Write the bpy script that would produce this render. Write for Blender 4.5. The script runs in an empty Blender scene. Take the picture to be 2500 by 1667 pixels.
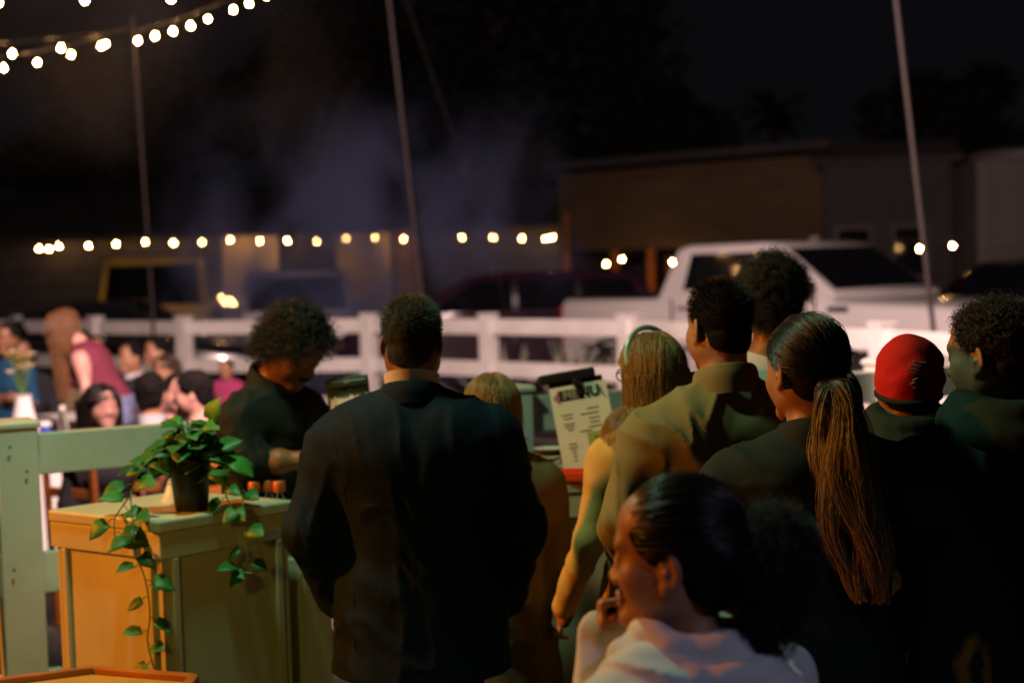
import bpy, bmesh, math, random
import numpy as np
from mathutils import Vector, Matrix, Euler

random.seed(7)
rng = np.random.default_rng(7)
R = math.radians
PI = math.pi
scene = bpy.context.scene
col = scene.collection

# ------------------------------------------------------------------ camera
EYE = 1.8
cam_d = bpy.data.cameras.new('camera')
cam = bpy.data.objects.new('camera', cam_d)
col.objects.link(cam)
cam_d.sensor_width = 36.0
cam_d.lens = 55.0
cam_d.clip_start = 0.05
cam_d.clip_end = 400.0
cam.location = (0, 0, EYE)
cam.rotation_euler = (Matrix.Rotation(R(90 - 2.932), 4, 'X') @ Matrix.Rotation(-0.03, 4, 'Z')).to_euler()
cam_d.dof.use_dof = True
cam_d.dof.focus_distance = 3.5
cam_d.dof.aperture_fstop = 2.3
cam_d.dof.aperture_blades = 0
scene.camera = cam

# ------------------------------------------------------------------ night sky
world = bpy.data.worlds.new('World')
scene.world = world
world.use_nodes = True
wn = world.node_tree
wn.nodes.clear()
w_out = wn.nodes.new('ShaderNodeOutputWorld')
w_bg = wn.nodes.new('ShaderNodeBackground')
w_bg.inputs['Color'].default_value = (0.0030, 0.0029, 0.0038, 1)
w_bg.inputs['Strength'].default_value = 1.0
wn.links.new(w_bg.outputs[0], w_out.inputs[0])


# ------------------------------------------------------------------ lamps and added fills (outside the picture)
def lamp(name, kind, loc, target, power, color, size=0.2, spot=None, blend=0.5):
    d = bpy.data.lights.new(name, kind)
    d.energy = power
    d.color = color
    o = bpy.data.objects.new(name, d)
    o.location = loc
    if target is not None:
        o.rotation_euler = (Vector(target) - Vector(loc)).to_track_quat('-Z', 'Y').to_euler()
    if kind == 'SPOT':
        d.spot_size = R(spot)
        d.spot_blend = blend
        d.shadow_soft_size = size
    elif kind == 'POINT':
        d.shadow_soft_size = size
    elif kind == 'AREA':
        d.shape = 'DISK'
        d.size = size
    col.objects.link(o)
    return o


# green lamp of the food stand, hung high to the left of the counter
lamp('green_stand_lamp', 'SPOT', (-1.05, 4.10, 3.5), (0.2, 4.0, 1.2), 142, (0.58, 1.0, 0.57), 0.07, 140, 0.5)
# orange lamp of the next stall, farther left
lamp('orange_stall_lamp', 'SPOT', (-5.2, 3.80, 3.3), (0.2, 4.35, 1.2), 1100, (1.0, 0.26, 0.014), 0.10, 53, 0.7)
# unseen yellow fill added behind the camera to brighten the counter front
lamp('yellow_counter_fill', 'SPOT', (-1.3, -1.2, 2.7), (-1.15, 4.5, 0.6), 70, (1.0, 0.90, 0.10), 0.15, 26, 0.8)
# pinkish flood lamp over the fence that lights the dining yard and the car park
lamp('yard_flood_lamp', 'SPOT', (-0.6, 5.6, 4.6), (1.2, 14.0, 0.9), 4500, (1.0, 0.66, 0.60), 0.10, 112, 0.75)
# unseen pale fill added for the girl's hoodie, cone narrowed to her
lamp('pale_hoodie_fill', 'SPOT', (1.3, 1.0, 2.7), (0.42, 2.36, 0.98), 24, (0.66, 0.70, 1.0), 0.12, 44, 0.6)

scene.view_settings.view_transform = 'Standard'
scene.view_settings.look = 'None'
scene.view_settings.exposure = 0.0
scene.view_settings.gamma = 1.0
scene.view_settings.use_curve_mapping = False
scene.cycles.use_denoising = True
scene.cycles.max_bounces = 6
scene.cycles.diffuse_bounces = 3
scene.cycles.glossy_bounces = 3
scene.cycles.transmission_bounces = 5
scene.cycles.volume_bounces = 0
scene.cycles.transparent_max_bounces = 8
scene.cycles.caustics_reflective = False
scene.cycles.caustics_refractive = False
scene.cycles.sample_clamp_indirect = 3.0
scene.cycles.volume_step_rate = 4.0
scene.cycles.volume_max_steps = 64
scene.cycles.use_light_tree = True
scene.cycles.use_adaptive_sampling = False


# ------------------------------------------------------------------ materials
def mat(name, color, rough=0.6, metal=0.0, bump=None, var=None, spec=0.5, emit=None, sheen=0.0, coat=0.0, trans=0.0, sub=0.0,
        stretch=None):
    m = bpy.data.materials.new(name)
    m.use_nodes = True
    nt = m.node_tree
    b = nt.nodes['Principled BSDF']
    c = (*color, 1.0)
    b.inputs['Base Color'].default_value = c
    b.inputs['Roughness'].default_value = rough
    b.inputs['Metallic'].default_value = metal
    b.inputs['Specular IOR Level'].default_value = spec
    b.inputs['Sheen Weight'].default_value = sheen
    b.inputs['Coat Weight'].default_value = coat
    b.inputs['Transmission Weight'].default_value = trans
    if sub:
        b.inputs['Subsurface Weight'].default_value = sub
        b.inputs['Subsurface Radius'].default_value = (1.0, 0.35, 0.2)
        b.inputs['Subsurface Scale'].default_value = 0.008
    if emit:
        b.inputs['Emission Color'].default_value = (*emit[0], 1)
        b.inputs['Emission Strength'].default_value = emit[1]
    tc = nt.nodes.new('ShaderNodeTexCoord')
    src = tc.outputs['Object']
    if stretch:
        mp = nt.nodes.new('ShaderNodeMapping')
        mp.inputs['Scale'].default_value = stretch
        nt.links.new(src, mp.inputs['Vector'])
        src = mp.outputs[0]
    if var:
        n = nt.nodes.new('ShaderNodeTexNoise')
        n.inputs['Scale'].default_value = var[0]
        n.inputs['Detail'].default_value = 5
        n.inputs['Roughness'].default_value = 0.6
        nt.links.new(src, n.inputs['Vector'])
        rp = nt.nodes.new('ShaderNodeValToRGB')
        a = var[1]
        c2 = var[2] if len(var) > 2 else tuple(x * (1 - a) for x in color)
        rp.color_ramp.elements[0].position = 0.34
        rp.color_ramp.elements[1].position = 0.66
        rp.color_ramp.elements[0].color = (*c2, 1)
        rp.color_ramp.elements[1].color = c
        nt.links.new(n.outputs['Fac'], rp.inputs[0])
        nt.links.new(rp.outputs[0], b.inputs['Base Color'])
        mr = nt.nodes.new('ShaderNodeMapRange')
        mr.inputs[3].default_value = max(0.02, rough - 0.08)
        mr.inputs[4].default_value = min(1.0, rough + 0.08)
        nt.links.new(n.outputs['Fac'], mr.inputs[0])
        nt.links.new(mr.outputs[0], b.inputs['Roughness'])
    if bump:
        n2 = nt.nodes.new('ShaderNodeTexNoise')
        n2.inputs['Scale'].default_value = bump[0]
        n2.inputs['Detail'].default_value = 4
        nt.links.new(src, n2.inputs['Vector'])
        bp = nt.nodes.new('ShaderNodeBump')
        bp.inputs['Strength'].default_value = bump[1]
        bp.inputs['Distance'].default_value = bump[2] if len(bump) > 2 else 0.002
        nt.links.new(n2.outputs['Fac'], bp.inputs['Height'])
        nt.links.new(bp.outputs[0], b.inputs['Normal'])
    return m


def hair_mat(name, color, rough=0.35, rand=0.35):
    m = bpy.data.materials.new(name)
    m.use_nodes = True
    nt = m.node_tree
    b = nt.nodes['Principled BSDF']
    b.inputs['Roughness'].default_value = rough
    b.inputs['Specular IOR Level'].default_value = 0.55
    hi = nt.nodes.new('ShaderNodeHairInfo')
    rp = nt.nodes.new('ShaderNodeValToRGB')
    rp.color_ramp.elements[0].color = (*[x * (1 - rand) for x in color], 1)
    rp.color_ramp.elements[1].color = (*[min(1, x * (1 + rand)) for x in color], 1)
    nt.links.new(hi.outputs['Random'], rp.inputs[0])
    nt.links.new(rp.outputs[0], b.inputs['Base Color'])
    return m


M = {}
M['vinyl'] = mat('white_vinyl', (0.74, 0.74, 0.72), 0.42, bump=(14, 0.15, 0.002), var=(3.0, 0.14, (0.60, 0.59, 0.55)))
M['ground'] = mat('yard_ground', (0.11, 0.095, 0.08), 0.9, bump=(30, 0.6, 0.01), var=(1.3, 0.5))
M['counter'] = mat('painted_counter', (0.60, 0.58, 0.44), 0.5, bump=(30, 0.12, 0.002), var=(5, 0.10, (0.52, 0.50, 0.36)), stretch=(1, 1, 0.4))
M['pot'] = mat('black_pot', (0.012, 0.013, 0.012), 0.45, bump=(40, 0.1))
M['leaf'] = mat('pothos_leaf', (0.030, 0.20, 0.032), 0.46, var=(14, 0.45, (0.018, 0.10, 0.02)), bump=(26, 0.25, 0.002), spec=0.5)
M['leaf2'] = mat('pothos_leaf_pale', (0.06, 0.28, 0.035), 0.48, var=(14, 0.4, (0.035, 0.16, 0.02)), bump=(26, 0.25, 0.002))
M['vine'] = mat('vine_stem', (0.10, 0.20, 0.04), 0.5)
M['soil'] = mat('soil', (0.03, 0.02, 0.012), 0.95, bump=(60, 1.0, 0.006))
M['black'] = mat('black_plastic', (0.012, 0.012, 0.013), 0.35)
M['paper'] = mat('menu_paper', (0.82, 0.80, 0.68), 0.75, var=(6, 0.10))
M['paperg'] = mat('menu_green_print', (0.34, 0.42, 0.10), 0.75)
M['ink'] = mat('ink', (0.02, 0.02, 0.02), 0.7)
M['pinkink'] = mat('pink_print', (0.40, 0.16, 0.20), 0.7)
M['greyink'] = mat('grey_print', (0.25, 0.25, 0.22), 0.7)
M['red'] = mat('red_tray', (0.75, 0.08, 0.015), 0.3)
M['orangewood'] = mat('orange_wood', (0.50, 0.16, 0.03), 0.45, var=(6, 0.4), stretch=(1, 1, 6))
M['yellow'] = mat('yellow_board', (0.62, 0.33, 0.05), 0.55, var=(7, 0.3))
M['copper'] = mat('copper_cap', (0.65, 0.17, 0.05), 0.4, metal=0.3)
M['glass'] = mat('bottle_glass', (0.75, 0.80, 0.72), 0.05, trans=1.0)
M['white'] = mat('white_ceramic', (0.80, 0.78, 0.74), 0.3, var=(8, 0.06))
M['cloth'] = mat('white_tablecloth', (0.82, 0.79, 0.76), 0.85, bump=(7, 0.4, 0.02))
M['steel'] = mat('galvanized_steel', (0.050, 0.040, 0.038), 0.6, metal=0.1, var=(9, 0.3))
M['cable'] = mat('black_cable', (0.02, 0.018, 0.016), 0.6)
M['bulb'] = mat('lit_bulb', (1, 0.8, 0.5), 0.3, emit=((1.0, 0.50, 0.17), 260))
M['mint'] = mat('mint_plastic', (0.26, 0.44, 0.38), 0.35)
M['soap'] = mat('pale_plastic', (0.70, 0.78, 0.62), 0.35)
M['blue'] = mat('blue_plastic', (0.03, 0.07, 0.45), 0.4)


# ------------------------------------------------------------------ mesh builder
class MB:
    def __init__(self):
        self.v = []
        self.f = []

    def add(self, v, f):
        o = len(self.v)
        self.v.extend([tuple(p) for p in v])
        self.f.extend([tuple(i + o for i in q) for q in f])
        return self

    def box(self, c, s, rot=None):
        x, y, z = s[0] / 2, s[1] / 2, s[2] / 2
        v = [Vector((a * x, b * y, d * z)) for a in (-1, 1) for b in (-1, 1) for d in (-1, 1)]
        if rot is not None:
            v = [rot @ p for p in v]
        c = Vector(c)
        return self.add([p + c for p in v], [(0, 1, 3, 2), (4, 6, 7, 5), (0, 4, 5, 1), (2, 3, 7, 6), (0, 2, 6, 4), (1, 5, 7, 3)])

    def beam(self, a, b, w, h, up=(0, 0, 1)):
        a = Vector(a)
        b = Vector(b)
        d = (b - a).normalized()
        s = d.cross(Vector(up)).normalized()
        u = s.cross(d)
        v = []
        for p in (a, b):
            for i, j in ((-1, -1), (1, -1), (1, 1), (-1, 1)):
                v.append(p + s * (i * w / 2) + u * (j * h / 2))
        return self.add(v, [(0, 3, 2, 1), (4, 5, 6, 7), (0, 1, 5, 4), (1, 2, 6, 5), (2, 3, 7, 6), (3, 0, 4, 7)])

    def prism(self, pts, vec):
        n = len(pts)
        vec = Vector(vec)
        v = [Vector(p) for p in pts] + [Vector(p) + vec for p in pts]
        f = [tuple(range(n))[::-1], tuple(range(n, 2 * n))]
        f += [(i, (i + 1) % n, n + (i + 1) % n, n + i) for i in range(n)]
        return self.add(v, f)

    def loft(self, rings, caps=True, closed=True):
        n = len(rings[0])
        v = [p for r in rings for p in r]
        f = []
        for k in range(len(rings) - 1):
            for i in range(n if closed else n - 1):
                j = (i + 1) % n
                f.append((k * n + i, k * n + j, (k + 1) * n + j, (k + 1) * n + i))
        if caps:
            f.append(tuple(range(n))[::-1])
            f.append(tuple((len(rings) - 1) * n + i for i in range(n)))
        return self.add(v, f)

    def tube(self, pts, r, seg=8, caps=True):
        pts = [Vector(p) for p in pts]
        rs = r if isinstance(r, (list, tuple)) else [r] * len(pts)
        rings = []
        prev = None
        for i, p in enumerate(pts):
            d = (pts[min(i + 1, len(pts) - 1)] - pts[max(i - 1, 0)]).normalized()
            if prev is None:
                prev = d.orthogonal().normalized()
            s = (prev - d * prev.dot(d)).normalized()
            prev = s
            u = d.cross(s)
            rings.append([p + (s * math.cos(2 * PI * k / seg) + u * math.sin(2 * PI * k / seg)) * rs[i] for k in range(seg)])
        return self.loft(rings, caps)

    def lathe(self, prof, c=(0, 0, 0), seg=20, caps=True, axis='Z'):
        c = Vector(c)
        rings = []
        for r, z in prof:
            ring = []
            for k in range(seg):
                a = 2 * PI * k / seg
                p = (r * math.cos(a), r * math.sin(a), z)
                if axis == 'Y':
                    p = (p[0], p[2], p[1])
                elif axis == 'X':
                    p = (p[2], p[0], p[1])
                ring.append(c + Vector(p))
            rings.append(ring)
        return self.loft(rings, caps)

    def mesh(self, name):
        me = bpy.data.meshes.new(name)
        me.from_pydata([tuple(p) for p in self.v], [], self.f)
        bm = bmesh.new()
        bm.from_mesh(me)
        bmesh.ops.recalc_face_normals(bm, faces=bm.faces)
        bm.to_mesh(me)
        bm.free()
        return me

    def build(self, name, m, parent=None, smooth=False, bevel=0.0, seg=2, angle=40):
        me = self.mesh(name)
        o = link(name, me, m, parent)
        if smooth:
            for p in me.polygons:
                p.use_smooth = True
            me.set_sharp_from_angle(angle=R(angle))
        if bevel:
            bv = o.modifiers.new('bevel', 'BEVEL')
            bv.width = bevel
            bv.segments = seg
            bv.limit_method = 'ANGLE'
            bv.angle_limit = R(35)
        return o


def link(name, data, m=None, parent=None):
    o = bpy.data.objects.new(name, data)
    col.objects.link(o)
    if m is not None:
        data.materials.clear()
        data.materials.append(M[m] if isinstance(m, str) else m)
    if parent is not None:
        o.parent = parent
    return o


def thing(name, label, cat, loc=(0, 0, 0), rz=0.0, group=None):
    o = bpy.data.objects.new(name, None)
    col.objects.link(o)
    o.location = loc
    o.rotation_euler = (0, 0, rz)
    return tag(o, label, cat, group)


def tag(o, label, cat, group=None):
    o['label'] = label
    o['category'] = cat
    if group:
        o['group'] = group
    return o


def structure(o):
    o['kind'] = 'structure'
    return o


# ------------------------------------------------------------------ ground
bm_ = MB()
n = 60
xs = np.concatenate([np.linspace(-120, -14, 8), np.linspace(-12, 12, 44), np.linspace(14, 120, 8)])
ys = np.concatenate([np.linspace(-20, 0, 5), np.linspace(1, 34, 50), np.linspace(38, 200, 10)])
gv = [(x, y, 0.006 * math.sin(x * 1.7 + y * .9) + 0.005 * math.sin(y * 2.3 - x) - 0.011) for y in ys for x in xs]
gf = [(j * len(xs) + i, j * len(xs) + i + 1, (j + 1) * len(xs) + i + 1, (j + 1) * len(xs) + i)
      for j in range(len(ys) - 1) for i in range(len(xs) - 1)]
bm_.add(gv, gf)
structure(bm_.build('ground', 'ground', smooth=True))


# ------------------------------------------------------------------ fences
def fence(label, pts, rails, post_top, rail_h, rail_w, post_w, group=None, ext0=None, ext1=None):
    """ranch fence: each post with a cap and each rail of each span is a part"""
    root = thing('ranch_fence', label, 'fence', (pts[0][0], pts[0][1], 0), 0, group)
    o = Vector((pts[0][0], pts[0][1], 0))
    P3 = [Vector((x, y, 0)) - o for x, y in pts]
    for i, p in enumerate(P3):
        d = (P3[min(i + 1, len(P3) - 1)] - P3[max(i - 1, 0)]).normalized()
        ang = math.atan2(d.y, d.x)
        rot = Matrix.Rotation(ang, 3, 'Z')
        b = MB().box(p + Vector((0, 0, post_top / 2)), (post_w, post_w, post_top), rot)
        po = b.build('post', 'vinyl', root, bevel=0.006)
        c = MB()
        hw = post_w / 2 + 0.008
        base = [rot @ Vector((a * hw, q * hw, 0)) for a, q in ((-1, -1), (1, -1), (1, 1), (-1, 1))]
        top = [rot @ Vector((a * hw * .82, q * hw * .82, 0)) for a, q in ((-1, -1), (1, -1), (1, 1), (-1, 1))]
        z0 = post_top
        c.loft([[p + q + Vector((0, 0, z0)) for q in base], [p + q + Vector((0, 0, z0 + .016)) for q in base],
                [p + q + Vector((0, 0, z0 + .026)) for q in top]])
        c.build('post_cap', 'vinyl', po, bevel=0.003)
    for i in range(len(P3) - 1):
        a, b = P3[i], P3[i + 1]
        d = (b - a).normalized()
        for z in rails:
            q = MB().beam(a + d * (post_w / 2 - .004) + Vector((0, 0, z - rail_h / 2)),
                          b - d * (post_w / 2 - .004) + Vector((0, 0, z - rail_h / 2)), rail_w, rail_h)
            q.build('rail', 'vinyl', root, bevel=0.005)
    return root


fence('white three-rail ranch fence running along the car park behind the diners',
      [(-8.6, 21.2), (-7.3, 20.1), (-5.95, 18.95), (-4.72, 17.75), (-3.5, 16.7), (-2.46, 16.3), (-1.45, 15.9), (-0.22, 14.72), (1.0, 13.5), (1.80, 12.05),
       (2.50, 10.55), (3.15, 9.05), (3.8, 7.6)],
      (1.265, 0.865, 0.465), 1.295, 0.145, 0.045, 0.135)
u = Vector((0.892, 0.452))
p0 = Vector((-1.665, 5.18))
NEAR = fence('near white fence behind the drinks counter, its top rail greenish in the stand light',
      [tuple(p0 - u * 1.9), tuple(p0), tuple(p0 + u * 1.85), tuple(p0 + u * 3.70), tuple(p0 + u * 5.55)],
      (1.275, 0.875, 0.475), 1.30, 0.138, 0.045, 0.135)

# dark screw heads on the near post
for x, y, z in ((-1.650, 5.089, 1.243), (-1.606, 5.115, 1.158), (-1.655, 5.088, .838)):
    sc_ = MB().lathe([(.0045, -.004), (.0045, .002), (.002, .0035)], (0, 0, 0), 8).build('screw_head', 'black', NEAR, True)
    sc_.matrix_basis = Matrix.Translation(Vector((x, y, z)) - NEAR.location) @ Matrix.Rotation(R(27), 4, 'Z') @ Matrix.Rotation(PI / 2, 4, 'X')

# low pale ledge between the near fence post and the counter
t = thing('low_ledge', 'low pale ledge between the near fence post and the counter', 'ledge', (-1.31, 5.205, 0), R(27))
MB().box((0, -0.01, .735), (.42, .22, .03)).build('ledge_top', 'vinyl', t, bevel=.006)
MB().box((0, 0, .36), (.38, .17, .716)).build('ledge_body', 'orangewood', t, bevel=.006)


# ------------------------------------------------------------------ counters
def podium(label, A, B, C, H, group):
    """four-sided drinks counter: plan corners A (near), B, C and the far one"""
    A, B, C = Vector((*A, 0)), Vector((*B, 0)), Vector((*C, 0))
    D = B + C - A
    ctr = (A + B + C + D) / 4
    root = thing('drinks_counter', label, 'counter', ctr, 0, group)
    cor = [A - ctr, C - ctr, D - ctr, B - ctr]

    def ring(f, z):
        return [p * f + Vector((0, 0, z)) for p in cor]
    th = .036
    MB().loft([ring(1.0, H - th), ring(1.0, H)]).build('counter_top', 'counter', root, bevel=.007)
    MB().loft([ring(.985, H - th - .075), ring(.985, H - th)]).build('apron', 'counter', root, bevel=.003)
    for i in range(4):
        a, b = cor[i] * .93, cor[(i + 1) % 4] * .93
        nrm = Vector(((b - a).y, -(b - a).x, 0)).normalized()
        z1 = H - th - .075
        # recessed panel
        q = MB().prism([a, b, b + Vector((0, 0, z1)), a + Vector((0, 0, z1))], -nrm * .015)
        q.build('side_panel', 'counter', root)
        d = (b - a).normalized()
        L = (b - a).length
        for s in (.09, .91):
            c = a + d * (L * s)
            bw = .011
            MB().box(c + nrm * .006 + Vector((0, 0, z1 / 2)), (bw * 2, .016, z1 - .002), Matrix.Rotation(math.atan2(d.y, d.x), 3, 'Z')).build(
                'batten', 'counter', root, bevel=.003)
        MB().box((a + b) / 2 + nrm * .009 + Vector((0, 0, .05)), (L, .02, .10), Matrix.Rotation(math.atan2(d.y, d.x), 3, 'Z')).build(
            'plinth', 'counter', root, bevel=.003)
    return root


podium('square white drinks counter carrying the trailing pot plant', (-1.008, 4.369), (-1.406, 4.653), (-0.672, 4.70), 1.1, 'drinks counters')
podium('drinks counter carrying the big menu board and the red tray', (-0.02, 4.86), (-0.06, 5.32), (0.62, 4.93), 1.1, 'drinks counters')
# low work table behind, with the bottles
t = thing('work_table', 'narrow white work table behind the counter carrying copper-capped bottles', 'table', (-0.755, 4.93, 0), R(-35))
MB().box((0, 0, .965), (.34, .15, .03)).build('table_top', 'vinyl', t, bevel=.004)
MB().box((0, 0, .474), (.31, .12, .946)).build('cabinet_body', 'counter', t, bevel=.004)
for sx in (-1, 1):
    MB().box((sx * .078, -.064, .50), (.145, .012, .80)).build('cabinet_door', 'counter', t, bevel=.003)

# ------------------------------------------------------------------ things on the counters
for i, (x, y, lab) in enumerate(((-0.830, 4.93, 'leftmost of three copper-capped bottles behind the counter'),
                                 (-0.788, 4.945, 'middle of three copper-capped bottles behind the counter'),
                                 (-0.750, 4.92, 'rightmost of three copper-capped bottles behind the counter'))):
    t = thing('bottle', lab, 'bottle', (x, y, .981), 0, 'copper-capped bottles')
    MB().lathe([(.017, 0), (.019, .01), (.019, .085), (.010, .105), (.010, .118)], seg=14).build('glass_body', 'glass', t, True)
    MB().lathe([(.019, .114), (.020, .118), (.020, .144), (.017, .148)], seg=14).build('cap', 'copper', t, True)

t = thing('speckled_vase', 'white tapered vase with dark specks behind the black plant pot', 'vase', (-1.045, 4.76, 1.10))
MB().lathe([(.042, 0), (.042, .004), (.030, .03), (.020, .06), (.016, .08), (.019, .088)], seg=24).build('vase_body', 'white', t, True)
for k in range(26):
    a = random.uniform(-2.9, -.2)
    z = random.uniform(.05, .086)
    r = .0195 if z > .06 else .024
    MB().lathe([(.0004, -.001), (random.uniform(.0018, .0035), 0), (.0004, .0012)], (0, 0, 0), 6).build('speck', 'ink', t).matrix_basis = (
        Matrix.Translation((r * math.cos(a), r * math.sin(a), z)) @ Matrix.Rotation(a, 4, 'Z') @ Matrix.Rotation(PI / 2, 4, 'Y'))


def print_bar(t, name, x, z, w, h, m, y=-.0022):
    return MB().box((x, y, z), (w, .0006, h)).build(name, m, t)


def lettering(t, text, x, z, size, sx, m='ink', y=-.003, ang=0):
    cu = bpy.data.curves.new('lettering', 'FONT')
    cu.body = text
    cu.align_x = 'CENTER'
    cu.align_y = 'CENTER'
    cu.size = size
    cu.extrude = .0005
    cu.offset = size * .035
    tmp = bpy.data.objects.new('lettering_curve', cu)
    col.objects.link(tmp)
    me = bpy.data.meshes.new_from_object(tmp.evaluated_get(bpy.context.evaluated_depsgraph_get()))
    bpy.data.objects.remove(tmp)
    o = link('lettering', me, m, t)
    o.location = (x, y, z)
    o.rotation_euler = (PI / 2, ang, 0)
    o.scale = (sx, 1, 1)
    return o


# big menu on the second counter
t = thing('menu_board', 'large tilted paper menu on a clipboard beside the red tray', 'menu', (0.250, 5.03, 1.122))
t.rotation_euler = Euler((R(-12), R(-8), R(4)), 'XYZ')
MB().box((-.004, .006, .150), (.180, .006, .300)).build('backing_board', 'black', t, bevel=.003)
MB().box((-.030, .002, .312), (.190, .02, .034)).build('clip_bar', 'black', t, bevel=.008)
pap = MB().box((0, 0, .138), (.188, .0012, .285)).build('paper', 'paper', t)
MB().lathe([(.012, -.012), (.016, -.006), (.016, .004), (.010, .008)], (.0, -.006, .286), 14, axis='Y').build('clip_knob', 'black', t, True)
MB().box((0.002, -.006, .268), (.018, .010, .05)).build('clip_jaw', 'black', t, bevel=.003)
print_bar(t, 'title_block', -.026, .250, .086, .036, 'ink', -.0012)
lettering(t, 'ME', -.028, .250, .040, 1.0, 'greyink')
lettering(t, 'NU', .034, .250, .048, .95, 'ink')
MB().prism([(-.086, -.001, .245), (-.066, -.001, .268), (-.066, -.001, .222)], (0, -.0008, 0)).build('print_triangle', 'pinkink', t)
MB().prism([(.058, -.001, .262), (.088, -.001, .215), (.072, -.001, .262)], (0, -.0008, 0)).build('print_wedge', 'greyink', t)
print_bar(t, 'green_block', .047, .062, .090, .116, 'paperg', -.0010)
for z, x, w in ((.198, .034, .040), (.182, .022, .060), (.166, .034, .036), (.152, .034, .034), (.138, .034, .046),
                (.188, -.052, .036), (.176, -.050, .030), (.158, -.050, .036), (.148, -.050, .032), (.138, -.048, .018), (.127, .0, .040),
                (.092, -.050, .026), (.080, -.050, .030), (.070, -.050, .012), (.060, -.050, .012), (.050, -.050, .012), (.038, -.050, .010)):
    print_bar(t, 'text_line', x, z, w, .0030, 'greyink')
for z, w in ((.102, .046), (.088, .034), (.074, .040), (.060, .060), (.046, .012), (.034, .040)):
    print_bar(t, 'text_line', .047, z, w, .0032, 'ink', -.0022)
print_bar(t, 'text_line', .022, .012, .034, .004, 'ink', -.0022)
# small menu behind the suited man
t = thing('menu_board', 'small black-framed menu half hidden behind the suited man', 'menu', (-0.520, 5.05, 1.235))
t.rotation_euler = Euler((R(-8), R(-6), R(2)), 'XYZ')
MB().box((0, .006, .105), (.140, .006, .21)).build('backing_board', 'black', t, bevel=.004)
MB().box((0, 0, .075), (.122, .0012, .15)).build('paper', 'paper', t)
MB().box((0, -.004, .186), (.136, .012, .026)).build('clip_bar', 'black', t, bevel=.005)
MB().tube([(-.008, -.012, .184), (-.006, -.012, .190), (.006, -.012, .190), (.008, -.012, .184)], .002, 6).build('clip_glint', 'copper', t)
lettering(t, 'MENU', -.002, .155, .034, 1.25, 'ink', -.0014)
for x, w in ((-.034, .034), (.03, .05)):
    print_bar(t, 'text_line', x, .118, w, .010, 'greyink', -.001)
print_bar(t, 'text_line', .006, .088, .044, .004, 'ink', -.001)
print_bar(t, 'text_line', .006, .076, .040, .014, 'greyink', -.001)
for z in (.05, .038, .026):
    print_bar(t, 'text_line', .0, z, .06, .004, 'greyink', -.001)
# stand that carries the small menu
t = thing('menu_stand', 'thin black stand that carries the small menu', 'stand', (-0.52, 5.075, 0))
MB().tube([(0, 0, 0.01), (0, 0, 1.30)], .008).build('pole', 'black', t, True)
MB().lathe([(.12, 0), (.12, .008), (.02, .016)], seg=20).build('base', 'black', t, True)
MB().box((0, -.028, 1.228), (.12, .06, .008)).build('tray_lip', 'black', t)

t = thing('red_tray', 'shallow red tray on the edge of the second counter', 'tray', (0.165, 4.935, 1.102), R(-4))
MB().box((0, 0, .006), (.22, .12, .010)).build('tray_floor', 'red', t, bevel=.003)
for c, s in (((0, -.058, .018), (.22, .006, .024)), ((0, .058, .018), (.22, .006, .024)), ((-.107, 0, .018), (.006, .11, .024)), ((.107, 0, .018), (.006, .11, .024))):
    MB().box(c, s).build('tray_rim', 'red', t, bevel=.002)
t = thing('bowl', 'small white bowl on the counter left of the big menu', 'bowl', (0.105, 5.12, 1.101))
MB().lathe([(.022, 0), (.036, .018), (.042, .040), (.038, .040), (.032, .018), (.004, .008)], seg=20, caps=False).build('bowl_body', 'white', t, True)
t = thing('plate_stack', 'stack of dark-rimmed plates above the white bowl', 'plates', (0.112, 5.17, 1.101))
for k in range(3):
    MB().lathe([(.03, 0), (.05, .008), (.052, .011), (.028, .006)], (0, 0, .045 + .011 * k), 20).build('plate', ('white', 'black', 'white')[k], t, True)
MB().lathe([(.03, 0), (.03, .044)], seg=16).build('riser', 'black', t, True)
t = thing('dispenser', 'pale tall pump dispenser on the second counter by the blonde woman', 'dispenser', (0.385, 5.04, 1.101))
MB().lathe([(.020, 0), (.022, .01), (.022, .10), (.014, .15), (.012, .155)], seg=16).build('bottle_body', 'soap', t, True)
MB().lathe([(.012, .155), (.012, .175), (.020, .178), (.020, .205), (.016, .208)], seg=16).build('pump_head', 'soap', t, True)
t = tag(MB().box((0, 0, .004), (.15, .09, .008)).build('napkin', 'white', None, bevel=.003), 'folded white napkin on the second counter right of the red tray', 'napkin')
t.location = (0.36, 4.96, 1.101)

# orange serving crate low in the corner
t = thing('serving_crate', 'orange framed crate with a yellow board at the bottom edge', 'crate', (-1.19, 3.98, 0))
cp = [(-.31, -.24), (.31, -.24), (.31, .17), (.01, .29), (-.31, .15)]
MB().prism([(x, y, .01) for x, y in cp], (0, 0, .68)).build('crate_body', 'orangewood', t, bevel=.006)
MB().prism([(x * .93, y * .93, .69) for x, y in cp], (0, 0, .012)).build('crate_board', 'yellow', t)
for i in range(5):
    (x0, y0), (x1, y1) = cp[i], cp[(i + 1) % 5]
    MB().beam((x0, y0, .700), (x1, y1, .700), .028, .040).build('crate_rim', 'orangewood', t, bevel=.004)

# ------------------------------------------------------------------ potted plant
plant = thing('potted_plant', 'trailing green pothos in a black pot on the counter corner', 'plant', (-0.955, 4.565, 1.1005))
MB().lathe([(.045, 0), (.048, .004), (.060, .135), (.064, .136), (.064, .150), (.058, .150), (.056, .13), (.004, .128)], seg=28, caps=True).build('pot', 'pot', plant, True)
MB().lathe([(.055, .126), (.03, .134), (.003, .137)], seg=20).build('soil', 'soil', plant, True)


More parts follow.
